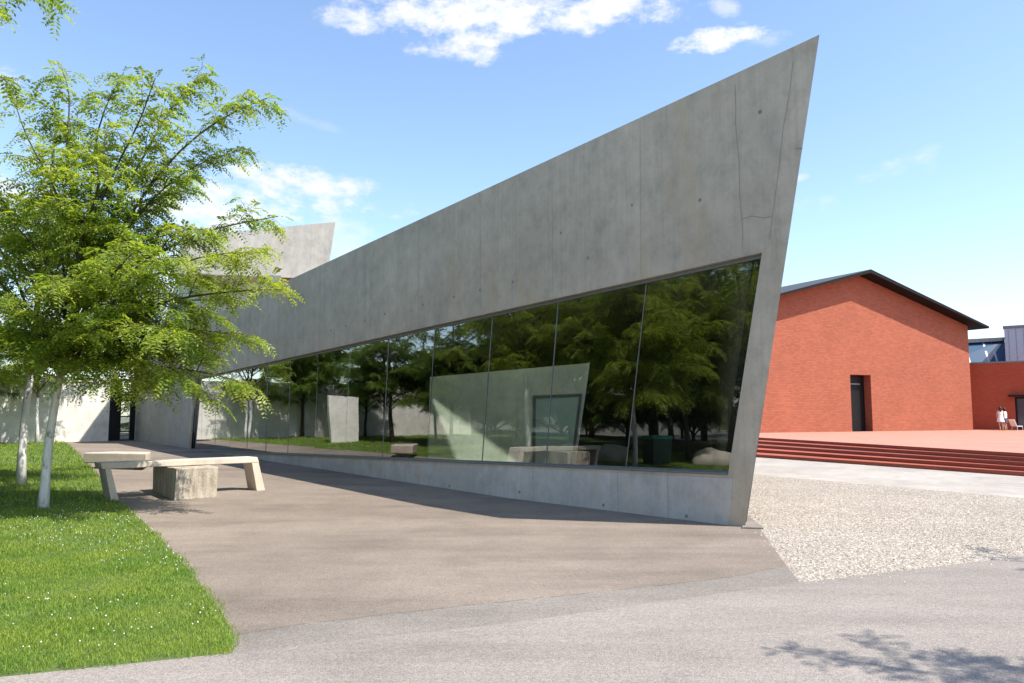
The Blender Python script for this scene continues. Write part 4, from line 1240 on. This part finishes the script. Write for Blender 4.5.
# a tree to the right of the camera whose branch tips throw the shadows on the road
def shade_pt(x, y, z):
    g = G(x, y, True); p = g + SUN * (z / SUN.z); return p
RT = Vector((9.6, 1.2, 0))
lr = []
for (x, y, z) in [(880, 642, 4.6), (960, 660, 4.9), (772, 650, 4.4), (975, 547, 5.6), (930, 655, 5.2), (1060, 676, 5.0), (840, 664, 4.2)]:
    p = shade_pt(x, y, z) - RT; lr.append((2.6 + .2 * len(lr), tuple(p), .03))
d5 = tree_data(51, 7.0, lr + [(3.2, (2.0, 1.4, 5.5), .03), (3.0, (1.6, -1.8, 5.2), .03), (3.6, (-.4, -1.6, 6.2), .03)], 0.1, (0, 0), sec_step=.42, twig_step=.3, frond_step=.12, sec_len=.55)
make_tree('locust_tree', d5, RT, 0, 1.0, M['leaf'], M['bark'], 'locust tree right of the view whose leaf shadows fall on the road', None)

# ------------------------------------------------------------------ things on the lawn that show in the window
bn = empty('recycling_bin', (-9.75, 12.7, hgt(-9.75, 12.7)), rad(55)); bn.scale = (.74,) * 3; tag(bn, 'dark green bin with bright green lid mirrored in the window', 'bin')
m_ = MB(); m_.prism([(-.42, -.36, 0.06), (.42, -.36, 0.06), (.50, -.43, 1.08), (-.50, -.43, 1.08)], (0, .8, 0)); m_.build('body', M['dgreen'], bn, bevel=.03)
m_ = MB(); m_.prism([(-.54, -.48, 1.083), (.54, -.48, 1.083), (.50, -.44, 1.24), (-.50, -.44, 1.24)], (0, .95, 0)); m_.build('lid', M['green'], bn, bevel=.04)
for x in (-.3, .3):
    m_ = MB(); m_.tube([(x - .04, .34, .09), (x + .04, .34, .09)], [.09, .09], 12); m_.build('wheel', M['dark'], bn)
def boulder(seed):
    b = bmesh.new(); bmesh.ops.create_icosphere(b, subdivisions=3, radius=1)
    for v in b.verts:
        n_ = mnoise.noise(v.co * 1.3 + Vector((seed * 3.1, 0, 0))) * .28 + mnoise.noise(v.co * 3.5 + Vector((0, seed, 0))) * .08
        v.co = v.co * (1 + n_); v.co.x *= .62; v.co.y *= .48; v.co.z = v.co.z * .36 + .12
    me = bpy.data.meshes.new('boulder'); b.to_mesh(me); b.free(); me.materials.append(M['stone'])
    me.polygons.foreach_set('use_smooth', [True] * len(me.polygons)); return me
bms = [boulder(i) for i in range(3)]
for i, (x, y) in enumerate([(-8.9, 9.6), (-10.2, 10.9), (-10.9, 14.2), (-12.6, 15.8), (-9.3, 8.2)]):
    o = bpy.data.objects.new('boulder', bms[i % 3]); COL.objects.link(o); o.location = (x, y, hgt(x, y)); o.rotation_euler = (0, 0, i * 1.7); o.scale = (1 + .12 * (i % 3),) * 3
    tag(o, 'pale limestone boulder on the lawn mirrored low in the window', 'boulder', 'boulders mirrored in the window')

# ------------------------------------------------------------------ grass
def in_poly(px, py, poly):
    inside = np.zeros(len(px), bool); n = len(poly); j = n - 1
    for i in range(n):
        xi, yi = poly[i]; xj, yj = poly[j]
        c = ((yi > py) != (yj > py)) & (px < (xj - xi) * (py - yi) / (yj - yi + 1e-12) + xi)
        inside ^= c; j = i
    return inside
RG = np.random.RandomState(2)
def scatter(x0, x1, y0, y1, dens):
    n = int((x1 - x0) * (y1 - y0) * dens)
    x = RG.uniform(x0, x1, n); y = RG.uniform(y0, y1, n)
    jx, jy = RG.normal(0, .035, n), RG.normal(0, .035, n)
    wv_ = np.sin(x * 9 + 3 * np.sin(y * 2.1)) * .025 + np.sin(x * 23 + y * 17) * .02; jx = jx + wv_; jy = jy - wv_
    m = in_poly(x + jx, y + jy, lawn_poly) & (x / np.maximum(y, .1) > -1.4) & ((x / np.maximum(y, .1) > -.73) | (RG.rand(n) < .4))
    return x[m], y[m]
zones = [(-9, -1, 3.0, 6.5, 8000, .034, .0042), (-13, -1, 6.5, 9.5, 4500, .038, .0055), (-18, -2, 9.5, 14, 1500, .048, .008), (-28, -5, 14, 22, 420, .07, .013), (-46, -9, 22, 37, 130, .08, .022)]
Vs = []
for (x0, x1, y0, y1, dens, hh, ww) in zones:
    x, y = scatter(x0, x1, y0, y1, dens)
    n = len(x)
    clump = np.array([mnoise.noise(Vector((a * 1.6, b * 1.6, 0))) for a, b in zip(x, y)])
    h = hh * (0.75 + .6 * np.clip(clump, -.6, .8)) * RG.uniform(.55, 1.35, n)
    z = 0.012 + np.array([hgt(a, b) for a, b in zip(x, y)])
    an = RG.uniform(0, 6.283, n); ln = RG.uniform(0.1, .9, n) * h
    dx = np.cos(an); dy = np.sin(an); a2 = RG.uniform(0, 6.283, n); wx = np.cos(a2) * ww; wy = np.sin(a2) * ww
    p = np.stack([x, y, z], 1)
    A = p + np.stack([-wx, -wy, 0 * x], 1) * .5; Bv = p + np.stack([wx, wy, 0 * x], 1) * .5
    midp = p + np.stack([dx * ln * .35, dy * ln * .35, h * .6], 1)
    C_ = midp + np.stack([wx, wy, 0 * x], 1) * .42; Dv = midp - np.stack([wx, wy, 0 * x], 1) * .42
    tip = p + np.stack([dx * ln, dy * ln, h * (1 - .25 * (ln / h) ** 2)], 1)
    Vs.append(np.stack([A, Bv, C_, Dv, tip], 1))
V = np.concatenate(Vs, 0); nb = len(V)
base = np.arange(nb)[:, None] * 5
tri_ = np.concatenate([base + np.array([0, 1, 2]), base + np.array([0, 2, 3]), base + np.array([3, 2, 4])], 1).ravel()
g_o = np_mesh('grass', V.reshape(-1, 3), 3, tri_, M['grass'])
tag(g_o, 'short bright green grass blades covering the lawn', 'grass', kind='stuff')
# clover heads
fx_, fy_ = [], []
while len(fx_) < 420:
    x = RG.uniform(-11, -1); y = RG.uniform(4.4, 14)
    if x / y > -.72 and in_poly(np.array([x]), np.array([y]), lawn_poly)[0] and mnoise.noise(Vector((x * .7, y * .7, 4))) > -.12 and RG.rand() < .35 + .5 * (y > 7):
        fx_.append(x); fy_.append(y)
oc = np.array([(1, 0, 0), (0, 1, 0), (-1, 0, 0), (0, -1, 0), (0, 0, 1), (0, 0, -1)], float)
of = np.array([0, 1, 4, 1, 2, 4, 2, 3, 4, 3, 0, 4, 1, 0, 5, 2, 1, 5, 3, 2, 5, 0, 3, 5])
VV = []; II = []
for i, (x, y) in enumerate(zip(fx_, fy_)):
    s = RG.uniform(.005, .009); VV.append(oc * s + np.array([x, y, hgt(x, y) + RG.uniform(.035, .065)])); II.append(of + 6 * i)
c_o = np_mesh('clover_foliage', np.concatenate(VV), 3, np.concatenate(II), M['flower'])
tag(c_o, 'tiny white clover heads scattered through the lawn', 'clover', kind='stuff')

# loose stones over the gravel yard and spilling on to the asphalt
gp = [gxy(776, 551), rl[3], rl[4], lerp(rl[3], rl[4], 1.3), gxy(1060, 500, True), gxy(757, 476, True), gxy(757, 524)]
px_, py_, ps_ = [], [], []
RP = np.random.RandomState(6)
cx = RP.uniform(3.0, 12.5, 120000); cy = RP.uniform(5.5, 17.5, 120000)
jw = np.where(RP.rand(120000) < .25, .28, .06); jx = RP.normal(0, 1, 120000) * jw; jy = RP.normal(0, 1, 120000) * jw
dist = np.hypot(cx, cy)
keep = in_poly(cx + jx, cy + jy, gp) & (RP.rand(120000) < np.clip(.75 - dist / 24.0, .08, .5)) & (cx / cy < .72)
cx, cy = cx[keep][:26000], cy[keep][:26000]; n = len(cx)
q0 = np.array([(-1, -1, -1), (1, -1, -1), (1, 1, -1), (-1, 1, -1), (-.6, -.6, .8), (.6, -.6, .8), (.6, .6, .8), (-.6, .6, .8)], float)
sz = RP.uniform(.005, .012, n) * (1 + .35 * (RP.rand(n) < .08))
loc = q0[None] * (1 + RP.uniform(-.35, .35, (n, 8, 3))) * np.stack([sz * RP.uniform(.7, 1.4, n), sz * RP.uniform(.7, 1.4, n), sz * RP.uniform(.3, .6, n)], 1)[:, None, :]
an = RP.uniform(0, 6.283, n)[:, None]
lx = loc[..., 0] * np.cos(an) - loc[..., 1] * np.sin(an); ly = loc[..., 0] * np.sin(an) + loc[..., 1] * np.cos(an)
PV = np.stack([lx + cx[:, None], ly + cy[:, None], loc[..., 2] + .003], 2).reshape(-1, 3)
pf = np.array([4, 5, 6, 7, 0, 1, 5, 4, 1, 2, 6, 5, 2, 3, 7, 6, 3, 0, 4, 7])
PI2 = (np.arange(n)[:, None] * 8 + pf[None]).ravel()
tpb = NT('loose_stone'); gi = tpb.n('ShaderNodeNewGeometry')
tpb.pbr(tpb.ramp(gi.outputs['Random Per Island'], [(0, (0.304, 0.260, 0.212)), (.4, (0.368, 0.320, 0.264)), (.8, (0.408, 0.360, 0.304)), (1, (0.480, 0.436, 0.380))]), .9, spec=.25)
pb = np_mesh('gravel', PV, 4, PI2, tpb.mat)
tag(pb, 'loose cream stones lying thick on the gravel yard', 'gravel', kind='stuff')
# the ragged crack along the old asphalt strip
mc = MB(); rc = random.Random(9)
pts_ = []
for i in range(len(es) - 1):
    for k in range(14):
        a_, b2_ = es[i], es[i + 1]; p_ = lerp(a_, b2_, k / 14)
        pts_.append(Vector((p_[0], p_[1] + rc.uniform(-.012, .012), .0012)))
for i in range(len(pts_) - 1):
    if rc.random() < .16: continue
    a_, b2_ = pts_[i], pts_[i + 1]; d_ = (b2_ - a_).normalized(); s_ = Vector((-d_.y, d_.x, 0)) * rc.uniform(.003, .009)
    mc.add([a_ - s_, b2_ - s_, b2_ + s_, a_ + s_], [(0, 1, 2, 3)])
cr_ = mc.build('pavement_crack', M['crack'], recalc=False); tag(cr_, 'thin dark crack along the older asphalt strip', 'crack', kind='structure')
